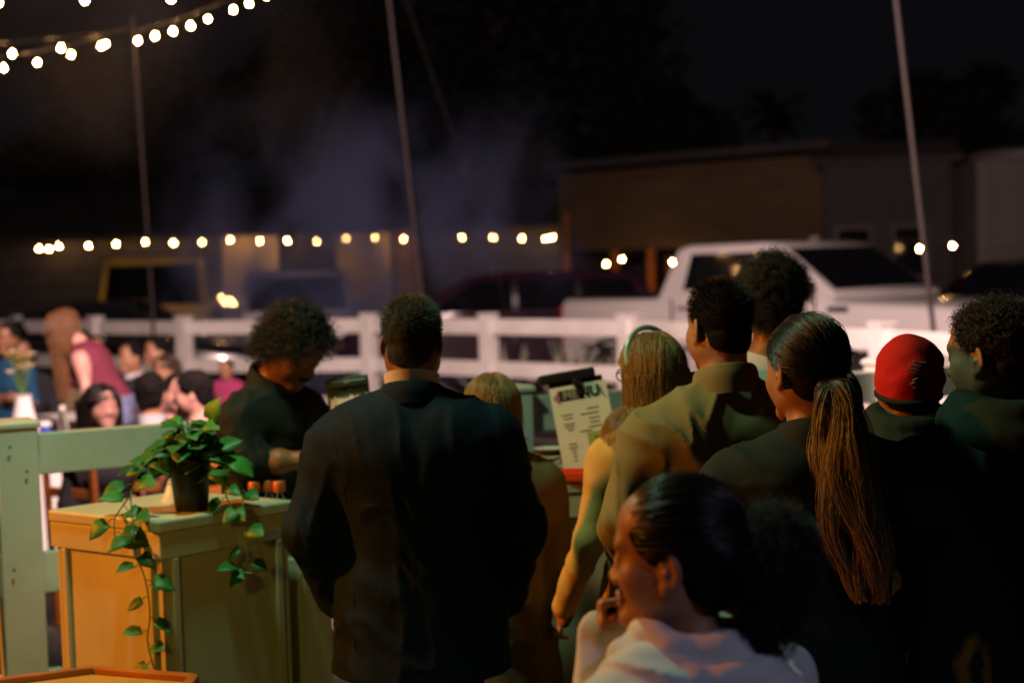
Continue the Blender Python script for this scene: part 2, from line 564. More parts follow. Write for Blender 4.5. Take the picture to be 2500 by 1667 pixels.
def leaf_mesh(name, fold=.16, droop=.22, twist=0.0):
    # heart-shaped leaf, tip along +Y, folded along the midrib and drooping
    b = MB()
    prof = [(0, 0), (.12, .36), (.30, .48), (.5, .44), (.7, .30), (.88, .12), (1.0, 0)]
    v = []
    for y, x in prof:
        zc = -droop * y * y
        if x == 0:
            v.append([(0, y, zc)] * 3)
        else:
            yy = y - (.14 if y < .2 else 0)
            v.append([(-x, yy, zc + fold * x - twist * x * y), (0, y, zc), (x * .94, yy, zc + fold * x + twist * x * y)])
    vs = []
    idx = []
    for row in v:
        if row[0] == row[1]:
            idx.append([len(vs)] * 3)
            vs.append(row[0])
        else:
            idx.append([len(vs), len(vs) + 1, len(vs) + 2])
            vs += row
    fs = []
    for k in range(len(idx) - 1):
        for s in (0, 1):
            q = [idx[k][s], idx[k][s + 1], idx[k + 1][s + 1], idx[k + 1][s]]
            q2 = []
            for i in q:
                if i not in q2:
                    q2.append(i)
            if len(q2) > 2:
                fs.append(tuple(q2))
    me = bpy.data.meshes.new(name)
    me.from_pydata(vs, [], fs)
    for p in me.polygons:
        p.use_smooth = True
    return me


M['leaf3'] = mat('pothos_leaf_deep', (0.016, 0.11, 0.024), 0.42, var=(10, 0.4), bump=(26, 0.25, 0.002))
LEAF = []
for nm, fo, dr, tw in (('leaf', .16, .22, .0), ('leaf2', .30, .10, .25), ('leaf3', .05, .42, -.2), ('leaf', .34, .30, .3), ('leaf', .10, .05, -.3)):
    me = leaf_mesh('leaf', fo, dr, tw)
    me.materials.append(M[nm])
    LEAF.append(me)


def leaf(p, d, nrm, size, parent=plant, k=0):
    d = Vector(d).normalized()
    nrm = Vector(nrm)
    x = d.cross(nrm).normalized()
    z = x.cross(d)
    o = bpy.data.objects.new('leaf', LEAF[k])
    col.objects.link(o)
    o.parent = parent
    m = Matrix((x, d, z)).transposed().to_4x4()
    o.matrix_basis = Matrix.Translation(p) @ m @ Matrix.Diagonal((size * random.uniform(.8, 1.0), size, size, 1))
    so = o.modifiers.new('thick', 'SOLIDIFY')
    so.thickness = .006
    return o


def vine(pts, n_leaf, s0, s1, parent=plant):
    pts = [Vector(p) for p in pts]
    # Catmull-Rom
    out = []
    for i in range(len(pts) - 1):
        a, b, c, d = pts[max(i - 1, 0)], pts[i], pts[i + 1], pts[min(i + 2, len(pts) - 1)]
        for k in range(6):
            t_ = k / 6
            out.append(.5 * ((2 * b) + (c - a) * t_ + (2 * a - 5 * b + 4 * c - d) * t_ * t_ + (3 * b - a - 3 * c + d) * t_ ** 3))
    out.append(pts[-1])
    MB().tube(out, .0022, 6).build('vine', 'vine', parent, True)
    for k in range(n_leaf):
        i = int((k + .6) / n_leaf * (len(out) - 1))
        p = out[i]
        side = 1 if k % 2 else -1
        d = Vector((side * random.uniform(.5, 1.0), random.uniform(-.9, .0), random.uniform(-.7, .15)))
        nrm = Vector((random.uniform(-.5, .2), -.55 + random.uniform(-.4, .3), .8))
        s = s0 + (s1 - s0) * (k / max(1, n_leaf - 1))
        q = p + d.normalized() * s * .35
        MB().tube([p, (p + q) / 2 + Vector((0, 0, .006)), q], .0015, 5).build('stalk', 'vine', parent, True)
        leaf(q, d, nrm, s * random.uniform(.85, 1.15), parent, random.choice((0, 1, 2, 3, 4)))


# dense crown of leaves
for k in range(92):
    a = random.uniform(0, 2 * PI)
    rr = random.uniform(.01, .12)
    z = .16 + .12 * (1 - rr / .13) * random.uniform(.2, 1) - .03 * rr / .12
    p = Vector((rr * math.cos(a) - .008, rr * math.sin(a) * .9, z))
    if math.sin(a) < -.55 and rr > .05 and z < .172:
        continue
    d = Vector((math.cos(a) * 1.0, math.sin(a), random.uniform(-.45, .3)))
    base = Vector((p.x * .2, p.y * .2, .13))
    MB().tube([base, (base + p) / 2 + Vector((0, 0, .03)), p], .0016, 5).build('stalk', 'vine', plant, True)
    leaf(p, d, (random.uniform(-.5, .4), -.5 + random.uniform(-.3, .4), .9), random.uniform(.040, .085), plant, random.choice((0, 0, 1, 2, 3, 4)))
# tall leaf above the crown
MB().tube([(0, 0, .13), (.05, -.01, .22), (.075, -.02, .27)], .002, 5).build('stalk', 'vine', plant, True)
leaf((.072, -.02, .265), (.35, -.2, .8), (-.3, -.9, .3), .075, plant, 1)
leaf((.055, -.02, .25), (.6, -.5, -.1), (-.2, -.7, .6), .06, plant, 1)
# left trailing vine, over the edge of the counter and down
vine([(-.03, 0, .14), (-.10, -.04, .16), (-.15, -.09, .08), (-.135, -.155, -.01), (-.125, -.175, -.09), (-.10, -.185, -.17), (-.09, -.19, -.26), (-.10, -.19, -.34), (-.085, -.19, -.42)],
     15, .072, .05)
vine([(-.03, -.01, .14), (-.12, -.02, .15), (-.17, -.06, .05), (-.195, -.12, .0), (-.19, -.15, -.05)], 6, .07, .075)
# right trailing vine
vine([(.03, 0, .14), (.11, -.02, .15), (.15, -.04, .07), (.165, -.07, .0), (.17, -.10, -.08), (.175, -.11, -.14), (.13, -.115, -.16), (.19, -.12, -.17)], 11, .07, .05)
vine([(.02, 0, .14), (.08, -.03, .12), (.11, -.05, .05), (.13, -.07, .01)], 6, .07, .06)

# ================================================================== background
M['roofdark'] = mat('dark_roofing', (0.035, 0.032, 0.03), 0.85, bump=(9, .4, .01), var=(2, .3))
M['cream'] = mat('cream_siding', (0.74, 0.60, 0.38), 0.7, bump=(12, .2, .004), var=(2.2, .18), stretch=(1, 1, .2))
M['darkdoor'] = mat('dark_shutter', (0.035, 0.03, 0.032), 0.55, var=(3, .3))
M['pinkboard'] = mat('faded_pink_board', (0.28, 0.17, 0.13), 0.75, var=(4, .3))
M['siding'] = mat('brown_siding', (0.11, 0.068, 0.032), 0.75, bump=(10, .3, .004), var=(1.1, .35), stretch=(.3, 1, 3))
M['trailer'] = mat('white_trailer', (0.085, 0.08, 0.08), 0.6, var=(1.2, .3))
M['bark'] = mat('bark', (0.06, 0.045, 0.03), 0.9, bump=(20, .8, .02))
M['foliage'] = mat('night_foliage', (0.014, 0.018, 0.009), 0.8, var=(3, .5))
M['agave'] = mat('agave_blade', (0.36, 0.36, 0.28), 0.6, var=(6, .4), stretch=(1, 1, .3))
M['carwhite'] = mat('white_car_paint', (0.74, 0.73, 0.72), 0.22, coat=.6, var=(1.5, .06))
M['carblack'] = mat('black_car_paint', (0.010, 0.010, 0.012), 0.2, coat=.6)
M['carmaroon'] = mat('maroon_car_paint', (0.026, 0.008, 0.022), 0.22, coat=.6)
M['cargrey'] = mat('grey_car_paint', (0.30, 0.30, 0.34), 0.25, coat=.5)
M['caryellow'] = mat('yellow_van_paint', (0.70, 0.45, 0.07), 0.35, coat=.3, var=(2, .2))
M['carpink'] = mat('silver_car_paint', (0.50, 0.46, 0.45), 0.25, coat=.5)
M['carglass'] = mat('dark_car_glass', (0.006, 0.006, 0.008), 0.06, spec=.6)
M['tyre'] = mat('tyre_rubber', (0.015, 0.015, 0.015), 0.8)
M['rim'] = mat('alloy_rim', (0.45, 0.45, 0.45), 0.3, metal=.9)
M['chrome'] = mat('chrome', (0.7, 0.7, 0.7), 0.12, metal=1.0)
M['taillight'] = mat('tail_lamp', (0.30, 0.005, 0.01), 0.15)
M['lens'] = mat('lamp_lens', (0.55, 0.52, 0.5), 0.08, metal=.7)


# ------------------------------------------------------------------ vehicles
def ring_x(x, zb, zt, hb, ht, r):
    r = max(.002, min(r, (zt - zb) * .45))
    k = r * .3
    pts = [(-hb, zb + r), (-hb + k, zb + k), (-hb + r, zb), (hb - r, zb), (hb - k, zb + k), (hb, zb + r),
           (ht, zt - r), (ht - k, zt - k), (ht - r, zt), (-ht + r, zt), (-ht + k, zt - k), (-ht, zt - r)]
    return [(x, y, z) for y, z in pts]


def vehicle(label, loc, yaw, paint, low, up, hb, ht, zb, zt, wins, shield, back, wheels, wr, hw, extras=(), door=None, group='parked vehicles', cat='car',
            name='parked_car', head=None, tail=None):
    root = thing(name, label, cat, loc, yaw, group)
    MB().loft([ring_x(x, a, b, h, h * .985, .09) for x, a, b, h in low]).build('body', paint, root, True, angle=50)

    def wid(z):
        return hb + (ht - hb) * (z - zb) / (zt - zb)
    MB().loft([ring_x(x, zb - .04, z, hb, wid(z), .07) for x, z in up]).build('cabin', paint, root, True, angle=50)
    for poly in wins:
        for s in (-1, 1):
            pts = [(x, s * (wid(z) + .002), z) for x, z in poly]
            MB().prism(pts, (0, s * .008, 0)).build('side_window', 'carglass', root)
    for nm, sh in (('windshield', shield), ('rear_window', back)):
        if sh:
            (x0, z0), (x1, z1) = sh
            a, b = wid(z0) - .09, wid(z1) - .09
            nrm = Vector((z1 - z0, 0, x0 - x1)).normalized() * (1 if nm == 'windshield' else -1)
            if nm == 'rear_window':
                nrm = Vector((-(z1 - z0), 0, x1 - x0)).normalized()
            pts = [Vector((x0, -a, z0)), Vector((x0, a, z0)), Vector((x1, b, z1)), Vector((x1, -b, z1))]
            MB().prism([p + nrm * .004 for p in pts], nrm * .008).build(nm, 'carglass', root)
    for wx in wheels:
        for s in (-1, 1):
            w = MB().lathe([(wr * .62, -.11), (wr * .9, -.12), (wr, -.09), (wr, .09), (wr * .9, .12), (wr * .62, .11)], (wx, s * (hw - .10), wr), 24, axis='Y')
            wo = w.build('wheel', 'tyre', root, True)
            MB().lathe([(wr * .62, -.02), (wr * .60, .02), (wr * .2, .03), (.04, .035)], (wx, s * (hw + .01), wr), 20, axis='Y').build('rim', 'rim', wo, True)
            arch = [(wx + math.cos(a) * wr * 1.18, s * (hw + .004), wr + math.sin(a) * wr * 1.12) for a in np.linspace(0, PI, 13)]
            MB().tube(arch, .03, 6).build('wheel_arch', paint if paint != 'carwhite' else 'black', root, True)
    if head:
        x, z, y, sw, sh_ = head
        for s in (-1, 1):
            ho = MB().box((x, s * y, z), (.06, sw, sh_)).build('headlight', 'black', root, bevel=.015)
            MB().lathe([(.03, -.01), (.05, .0), (.045, .012)], (x + .03, s * y, z), 14, axis='X').build('lamp_lens', 'lens', ho, True)
    if tail:
        x, z, y, sw, sh_ = tail
        for s in (-1, 1):
            MB().box((x, s * y, z), (.05, sw, sh_)).build('tail_light', 'taillight', root, bevel=.012)
    for s in (-1, 1):
        mx = shield[0][0] - .18
        MB().box((mx, s * (hb + .12), zb + .08), (.10, .20, .15)).build('mirror', 'black' if paint in ('carwhite', 'carblack') else paint, root, bevel=.03)
    if door:
        for (x0, x1, z0, z1) in door:
            for s in (-1, 1):
                d = MB().prism([(x0, s * hw, z0), (x1, s * hw, z0), (x1, s * hw, z1), (x0, s * hw, z1)], (0, s * .007, 0)).build('door', paint, root, bevel=.004)
                MB().box((x0 + .14, s * (hw + .02), z1 - .09), (.15, .025, .03)).build('door_handle', 'black', d, bevel=.006)
    for nm, c, sz, m in extras:
        MB().box(c, sz).build(nm, m, root, bevel=min(sz) * .3)
    return root


# white pickup
pk = vehicle('big white pickup truck parked behind the fence, dark windows', (2.96, 17.08, 0), R(-47), 'carwhite',
             [(-2.45, .62, 1.32, .96), (-2.40, .58, 1.35, .985), (-1.02, .52, 1.35, .985), (-.96, .50, 1.36, .985), (1.2, .50, 1.36, .985), (1.35, .50, 1.30, .985),
              (2.55, .50, 1.26, .97), (2.80, .52, 1.22, .94), (2.86, .58, 1.16, .90)],
             [(-.95, 1.37), (-.78, 1.88), (-.64, 1.915), (.38, 1.92), (.60, 1.88), (1.36, 1.37)], .94, .80, 1.36, 1.92,
             [[(-.62, 1.43), (-.56, 1.82), (.46, 1.82), (1.02, 1.43)]], ((1.29, 1.42), (.66, 1.84)), ((-.925, 1.45), (-.80, 1.81)),
             (1.80, -1.62), .42, .985,
             (('grille', (2.86, 0, .94), (.05, 1.05, .40), 'black'), ('bumper', (2.90, 0, .58), (.14, 1.86, .22), 'chrome'), ('rear_bumper', (-2.50, 0, .60), (.14, 1.8, .18), 'chrome'),
              ('fender_badge', (1.42, -.99, 1.235), (.24, .014, .05), 'black'), ('door_gap', (-.73, -.99, .98), (.018, .02, .72), 'black'), ('door_gap', (1.15, -.99, .98), (.018, .02, .72), 'black'), ('side_molding', (.2, -.99, .80), (4.6, .022, .05), 'black'),
              ('fuel_door', (-1.25, -.99, 1.16), (.16, .012, .16), 'carwhite'), ('roof_lamp', (.45, .0, 1.945), (.10, .08, .05), 'lens'),
              ('bed_rail', (-1.70, -.90, 1.365), (1.3, .09, .03), 'black'), ('bed_rail', (-1.70, .90, 1.365), (1.3, .09, .03), 'black')),
             [(-.70, 1.12, .62, 1.33)], cat='pickup', name='pickup_truck', head=(2.83, 1.03, .72, .36, .22), tail=(-2.46, 1.05, .90, .12, .42))
# black bed interior
MB().box((-1.70, 0, 1.354), (1.3, 1.7, .008)).build('bed_liner', 'black', pk)

sedan = dict(low=[(-2.2, .45, .88, .80), (-2.1, .36, .95, .86), (-.9, .30, .96, .88), (.9, .30, .95, .88), (1.9, .34, .82, .86), (2.2, .42, .70, .76)],
             up=[(-1.55, .98), (-.9, 1.36), (-.2, 1.46), (.35, 1.45), (1.15, .98)], hb=.82, ht=.62, zb=.95, zt=1.46,
             wins=[[(-1.05, 1.02), (-.72, 1.34), (-.12, 1.39), (-.12, 1.02)], [(-.06, 1.02), (-.06, 1.39), (.30, 1.39), (.82, 1.02)]],
             shield=((1.08, 1.01), (.40, 1.42)), back=((-1.50, 1.02), (-.93, 1.33)), wheels=(1.35, -1.35), wr=.33, hw=.88,
             head=(2.12, .66, .62, .34, .14), tail=(-2.16, .76, .62, .34, .14), door=[(-.95, -.10, .42, .92), (-.06, .85, .42, .92)])
suv = dict(low=[(-2.2, .50, 1.0, .84), (-2.12, .42, 1.08, .90), (-.9, .36, 1.08, .92), (.9, .36, 1.06, .92), (1.9, .40, .98, .90), (2.25, .48, .84, .80)],
           up=[(-2.12, 1.10), (-1.85, 1.58), (-1.5, 1.64), (.1, 1.66), (.45, 1.60), (1.35, 1.08)], hb=.86, ht=.68, zb=1.07, zt=1.66,
           wins=[[(-1.88, 1.14), (-1.72, 1.52), (-1.05, 1.55), (-1.05, 1.14)], [(-.98, 1.14), (-.98, 1.55), (-.20, 1.56), (-.20, 1.14)], [(-.13, 1.14), (-.13, 1.56), (.36, 1.54), (1.02, 1.14)]],
           shield=((1.26, 1.13), (.50, 1.56)), back=((-2.08, 1.16), (-1.88, 1.54)), wheels=(1.42, -1.40), wr=.37, hw=.92,
           head=(2.16, .76, .66, .32, .16), tail=(-2.18, .92, .74, .18, .30), door=[(-.98, -.16, .46, 1.04), (-.12, .92, .46, 1.04)])
jeep = dict(low=[(-2.0, .55, 1.08, .80), (-1.95, .50, 1.14, .84), (.6, .48, 1.14, .84), (.75, .48, 1.10, .84), (1.85, .50, 1.06, .78), (1.95, .55, 1.0, .70)],
            up=[(-1.95, 1.16), (-1.90, 1.72), (-1.8, 1.76), (.42, 1.76), (.50, 1.72), (.74, 1.15)], hb=.80, ht=.70, zb=1.13, zt=1.76,
            wins=[[(-1.78, 1.20), (-1.78, 1.64), (-.72, 1.64), (-.72, 1.20)], [(-.62, 1.20), (-.62, 1.64), (.36, 1.64), (.52, 1.20)]],
            shield=((.72, 1.20), (.54, 1.66)), back=((-1.945, 1.22), (-1.915, 1.64)), wheels=(1.3, -1.3), wr=.40, hw=.84,
            head=(1.93, .86, .52, .20, .20), tail=(-2.0, .92, .72, .12, .22), door=[(-.65, .52, .58, 1.10)])
vehicle('low black sedan parked behind the fence in front of the yellow van', (-5.0, 19.6, 0), R(4), 'carblack', **sedan)
vehicle('black sedan cut by the picture edge behind the woman in burgundy', (-9.2, 21.8, 0), R(170), 'carblack', **sedan)
vehicle('dark maroon SUV parked side-on behind the suited man', (-0.15, 21.6, 0), R(183), 'carmaroon', **suv)
vehicle('grey off-road car facing the fence in drifting smoke', (-3.15, 22.9, 0), R(-80), 'cargrey', **jeep,
        extras=(('roof_rack', (-.6, -.55, 1.83), (1.7, .03, .03), 'black'), ('roof_rack', (-.6, .55, 1.83), (1.7, .03, .03), 'black'), ('grille', (1.96, 0, .84), (.03, .8, .26), 'black')))
vehicle('black SUV parked to the right of the white pickup', (7.0, 20.6, 0), R(205), 'carblack', **suv)
vehicle('silver car nosing in at the right picture edge', (7.35, 17.2, 0), R(150), 'carpink', **sedan)
van = vehicle('boxy yellow van parked under the left end of the far bulb string', (-6.35, 28.2, 0), R(-80), 'caryellow',
              low=[(-2.6, .5, 1.16, .92), (1.7, .45, 1.16, .94), (2.2, .5, 1.10, .90)], up=[(-2.6, 2.0), (-2.5, 2.06), (1.25, 2.06), (1.45, 2.0), (1.95, 1.17)], hb=.92, ht=.80, zb=1.15, zt=2.06,
              wins=[[(.1, 1.25), (.1, 1.85), (1.10, 1.85), (1.55, 1.25)]], shield=((1.90, 1.24), (1.50, 1.92)), back=((-2.62, 1.3), (-2.56, 1.9)), wheels=(1.4, -1.6), wr=.36, hw=.94,
              head=(2.16, .86, .66, .26, .2), tail=(-2.62, .9, .8, .1, .3), cat='van', name='parked_van', extras=(('grille', (2.2, 0, .84), (.03, .8, .2), 'black'),))

# ------------------------------------------------------------------ buildings
b1 = thing('low_shed', 'long low shed with cream panels under the far bulb string', 'building', (-5.25, 31.6, 0))
wallz = 2.5
spans = [(-6.6, -.62, 'darkdoor'), (-.55, .62, 'cream'), (.68, 1.70, 'darkdoor'), (1.76, 2.87, 'cream'), (2.92, 3.42, 'pinkboard'), (3.5, 6.4, 'darkdoor')]
for x0, x1, m in spans:
    if m == 'cream':
        nb = 5
        for k in range(nb):
            w = (x1 - x0) / nb
            MB().box((x0 + w * (k + .5), 0, wallz / 2), (w - .006, .05, wallz)).build('panel', m, b1, bevel=.004)
    elif m == 'pinkboard':
        for k in range(3):
            MB().box((x0 + .165 * (k + .5), .0, wallz / 2), (.15, .05, wallz)).build('board', m, b1, bevel=.004)
    else:
        nb = 8
        for k in range(nb):
            MB().box(((x0 + x1) / 2, .04, wallz / nb * (k + .5)), (x1 - x0, .04, wallz / nb - .012)).build('shutter_slat', m, b1, bevel=.004)
for x in (-6.65, -.585, .65, 1.73, 2.895, 3.46, 6.45):
    MB().box((x, -.06, wallz / 2), (.07, .10, wallz)).build('post', 'roofdark', b1)
MB().prism([(-6.9, -.95, 2.46), (-6.9, -.95, 2.54), (-6.9, 3, 3.6), (-6.9, 3, 3.5)], (13.6, 0, 0)).build('roof', 'roofdark', b1)
MB().box((-.1, 2.5, 1.25), (13.2, .1, 2.5)).build('back_wall', 'roofdark', b1)

b2 = thing('warehouse', 'dark brown warehouse with horizontal siding behind the white pickup', 'building', (1.0, 30.0, 0))
e = Vector((4.40, -4.0, 0))
L2 = e.length
d2 = e.normalized()
rot2 = Matrix.Rotation(math.atan2(d2.y, d2.x), 3, 'Z')
nb = 17
z0, z1 = 1.95, 3.42
for k in range(nb):
    z = z0 + (z1 - z0) * (k + .5) / nb
    MB().box(e / 2 + Vector((0, 0, z)), (L2, .05 + .012 * (k % 2), (z1 - z0) / nb - .020), rot2).build('siding_plank', 'siding', b2)
nrm2 = Vector((d2.y, -d2.x, 0))
MB().box(e / 2 - nrm2 * 1.0 + Vector((0, 0, 3.56)), (L2 + .3, 2.8, .14), rot2).build('roof', 'roofdark', b2)
MB().box(e / 2 - nrm2 * 2.2 + Vector((0, 0, 1.7)), (L2, .1, 3.4), rot2).build('back_wall', 'roofdark', b2)
MB().box(e - nrm2 * 1.1 + d2 * .02 + Vector((0, 0, 1.75)), (.06, 2.2, 3.5), rot2).build('end_wall', 'roofdark', b2)
MB().box(d2 * .02 - nrm2 * 1.1 + Vector((0, 0, 1.75)), (.06, 2.2, 3.5), rot2).build('end_wall', 'roofdark', b2)
for s in (0.02, .22, .36, .55, .78, .98):
    MB().box(e * s + Vector((0, 0, .97)), (.10, .10, 1.94), rot2).build('porch_post', 'orangewood', b2)
for s0, s1 in ((.36, .55),):
    c = e * ((s0 + s1) / 2) - nrm2 * .5
    MB().box(c + Vector((0, 0, .9)), (L2 * (s1 - s0), .05, 1.8), rot2).build('porch_screen', 'orangewood', b2)
b3 = thing('dark_house', 'unlit house with dark shutters right of the warehouse', 'building', (6.3, 26.5, 0), R(-8))
MB().box((0, 0, 1.6), (2.0, 2.2, 3.2)).build('wall', 'roofdark', b3)
MB().prism([(-1.2, -1.25, 3.2), (1.2, -1.25, 3.2), (1.2, 0, 3.55), (-1.2, 0, 3.55)], (0, 0, .08)).build('roof', 'roofdark', b3)
for x in (-.55, .35):
    w = MB().box((x, -1.12, 1.6), (.6, .05, 1.2)).build('window', 'darkdoor', b3)
    MB().box((x, -1.15, 1.6), (.5, .02, 1.1)).build('pane', 'carglass', w)
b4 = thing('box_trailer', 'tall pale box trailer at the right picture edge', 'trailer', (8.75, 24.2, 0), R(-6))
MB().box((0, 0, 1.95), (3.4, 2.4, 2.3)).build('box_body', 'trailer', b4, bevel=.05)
MB().lathe([(.9, 0), (.9, .12), (.7, .2), (.1, .24)], (-.7, 0, 3.1), 20).build('roof_vent', 'trailer', b4, True)
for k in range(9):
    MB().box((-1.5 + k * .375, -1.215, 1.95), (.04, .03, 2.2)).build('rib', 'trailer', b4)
for wx in (-.9, .9):
    MB().lathe([(.3, -.1), (.42, -.1), (.42, .1), (.3, .1)], (wx, -1.0, .42), 20, axis='Y').build('wheel', 'tyre', b4, True)
MB().box((0, 0, .75), (3.4, 1.6, .12)).build('chassis', 'black', b4)


# ------------------------------------------------------------------ trees (silhouettes against the night sky)
def tree(label, loc, height, spread, n_leaf, seed, cat='tree'):
    r = np.random.default_rng(seed)
    t = thing('tree', label, cat, loc, 0, 'trees beyond the car park')
    tr = MB()
    tr.tube([(0, 0, 0), (.1, .05, height * .25), (0, 0, height * .55)], [height * .035, height * .028, height * .018], 9)
    ends = []
    for k in range(9):
        a = k * 2.4
        z = height * r.uniform(.28, .5)
        e_ = (math.cos(a) * spread * r.uniform(.4, .75), math.sin(a) * spread * r.uniform(.4, .75), height * r.uniform(.55, .88))
        tr.tube([(0, 0, z), (e_[0] * .5, e_[1] * .5, (z + e_[2]) / 2 + .2), e_], [height * .014, height * .009, height * .003], 6)
        ends.append(e_)
    tr.build('trunk', 'bark', t, True)
    ctr = np.array(ends + [(0, 0, height * .8)])
    cr = spread * r.uniform(.32, .55, len(ctr))
    idx = r.integers(0, len(ctr), n_leaf)
    dirs = r.normal(size=(n_leaf, 3))
    dirs /= np.linalg.norm(dirs, axis=1)[:, None]
    rad = cr[idx] * r.uniform(.45, 1.05, n_leaf)
    p = ctr[idx] + dirs * rad[:, None] * [1, 1, .8]
    a = r.normal(size=(n_leaf, 3))
    a /= np.linalg.norm(a, axis=1)[:, None]
    b = np.cross(a, r.normal(size=(n_leaf, 3)))
    b /= np.linalg.norm(b, axis=1)[:, None]
    s = r.uniform(.10, .24, n_leaf)[:, None]
    v = np.stack([p - a * s, p + b * s * .5, p + a * s, p - b * s * .5], 1).reshape(-1, 3)
    f = np.arange(n_leaf * 4).reshape(-1, 4)
    me = bpy.data.meshes.new('crown')
    me.from_pydata(v.tolist(), [], f.tolist())
    link('crown', me, 'foliage', t)


tree('broad dark tree rising behind the smoke left of the middle pole', (-5.5, 43, 0), 9.5, 3.2, 5200, 1)
tree('largest dark tree, above the suited man and the maroon SUV', (0.4, 44, 0), 11.0, 4.4, 7000, 2)
tree('dark tree just behind the warehouse roof', (4.2, 46, 0), 7.2, 2.4, 3600, 3)
tree('dark tree above the box trailer by the slanting pole', (12.6, 45, 0), 7.4, 2.3, 3400, 4)
tree('dark tree at the left picture edge behind the bulbs', (-11.0, 42, 0), 8.2, 3.0, 4200, 5)
# palm silhouette
t = thing('palm_tree', 'single palm tree standing behind the warehouse', 'palm', (10.2, 60, 0))
MB().tube([(0, 0, 0), (.15, 0, 4), (0, 0, 7.1)], [.3, .22, .2], 9).build('trunk', 'bark', t, True)
for k in range(34):
    a = k * 2.399
    el = random.uniform(-.5, 1.1)
    pts = []
    d = Vector((math.cos(a) * math.cos(el), math.sin(a) * math.cos(el), math.sin(el)))
    p = Vector((0, 0, 7.1))
    Lf = random.uniform(1.2, 1.7)
    rows = []
    for i in range(7):
        w = .20 * math.sin(PI * (i + .7) / 7.5)
        sd = d.cross(Vector((0, 0, 1))).normalized() * w
        rows.append([p - sd, p + Vector((0, 0, .05)), p + sd])
        p = p + d * Lf / 6
        d = (d + Vector((0, 0, -.16))).normalized()
    MB().loft(rows, caps=False, closed=False).build('frond', 'foliage', t)

# ------------------------------------------------------------------ agaves behind the far fence
for i, (x, y, h, lab) in enumerate(((-0.05, 16.4, 1.0, 'spiky pale agave behind the fence post nearest the menu'), (0.62, 15.9, 1.05, 'spiky pale agave below the tail of the white pickup'),
                                    (1.15, 15.2, 1.0, 'spiky pale agave behind the fence by the blonde woman'))):
    t = thing('agave', lab, 'plant', (x, y, 0), 0, 'agaves behind the far fence')
    for k in range(26):
        a = k * 2.399 + i
        el = R(random.uniform(38, 86))
        d = Vector((math.cos(a) * math.cos(el), math.sin(a) * math.cos(el), math.sin(el)))
        sd = d.cross(Vector((0, 0, 1))).normalized()
        up_ = sd.cross(d)
        rows = []
        Lb = h * random.uniform(.75, 1.1)
        for s, w in ((0, .035), (.3, .05), (.7, .032), (1.0, .003)):
            c = d * (Lb * s) + Vector((0, 0, -.08 * s * s * math.cos(el)))
            rows.append([c - sd * w + up_ * .01, c - up_ * .008, c + sd * w + up_ * .01, c + up_ * .004])
        MB().loft(rows).build('blade', 'agave', t, True)


# ------------------------------------------------------------------ poles and bulb strings
def pole(label, a, b, r):
    t = thing('slanting_pole', label, 'pole', (b[0], b[1], 0), 0, 'poles of the bulb strings')
    o = Vector((b[0], b[1], 0))
    a, b = Vector(a) - o, Vector(b) - o
    g = b + (b - a).normalized() * (b.z / (a - b).normalized().z)
    MB().tube([g, b, a], r, 10).build('shaft', 'steel', t, True)
    MB().lathe([(r * 1.2, 0), (r * 1.3, .03), (r * .5, .06)], a, 10).build('pole_cap', 'steel', t, True)
    MB().box(g + Vector((0, 0, .03)), (.2, .2, .06)).build('foot_plate', 'steel', t)
    return t


pole('thin steel pole carrying the upper bulb strings at the left', (-3.93, 16.8, 4.47), (-3.848, 16.8, 1.449), .014)
pole('middle steel pole leaning in the smoke behind the suited man', (-1.22, 16.2, 5.3), (-0.931, 16.2, 1.648), .021)
pole('steel pole leaning in front of the white pickup', (2.80, 11.6, 4.6), (3.125, 11.6, 1.255), .020)
t = tag(MB().tube([(-1.22, 16.2, 5.25), (-.7, 16.5, 3.6), (-.25, 16.8, 2.2), (.2, 17.2, .02)], .004, 6).build('guy_wire', 'cable', None, True),
        'thin guy wire slanting down from the middle pole', 'wire')

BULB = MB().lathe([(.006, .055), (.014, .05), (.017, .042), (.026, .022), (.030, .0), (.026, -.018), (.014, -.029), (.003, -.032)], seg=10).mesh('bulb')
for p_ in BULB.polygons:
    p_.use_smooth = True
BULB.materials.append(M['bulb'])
SOCK = MB().lathe([(.012, .045), (.016, .05), (.016, .09), (.008, .10)], seg=8).mesh('socket')
SOCK.materials.append(M['black'])


def string(label, pts, extra0=None, extra1=None, sag=.06, size=.50):
    t = thing('string_light', label, 'string lights', (0, 0, 0), 0, 'strings of lit bulbs')
    o = Vector(pts[0])
    t.location = o
    cable = []
    allp = ([extra0] if extra0 else []) + list(pts) + ([extra1] if extra1 else [])
    for i, p in enumerate(allp):
        q = Vector(p) - o + Vector((0, 0, .10))
        if i and sag:
            m = (cable[-1] + q) / 2
            cable.append(m - Vector((0, 0, -.01)))
        cable.append(q)
    MB().tube(cable, .007, 6).build('cable', 'cable', t, True)
    for p in pts:
        b = bpy.data.objects.new('bulb', BULB)
        col.objects.link(b)
        b.parent = t
        b.location = Vector(p) - o
        b.rotation_euler = (random.uniform(-.2, .2), random.uniform(-.2, .2), 0)
        b.scale = [size * random.uniform(.85, 1.15)] * 3
        s = bpy.data.objects.new('socket', SOCK)
        col.objects.link(s)
        s.parent = b
    return t


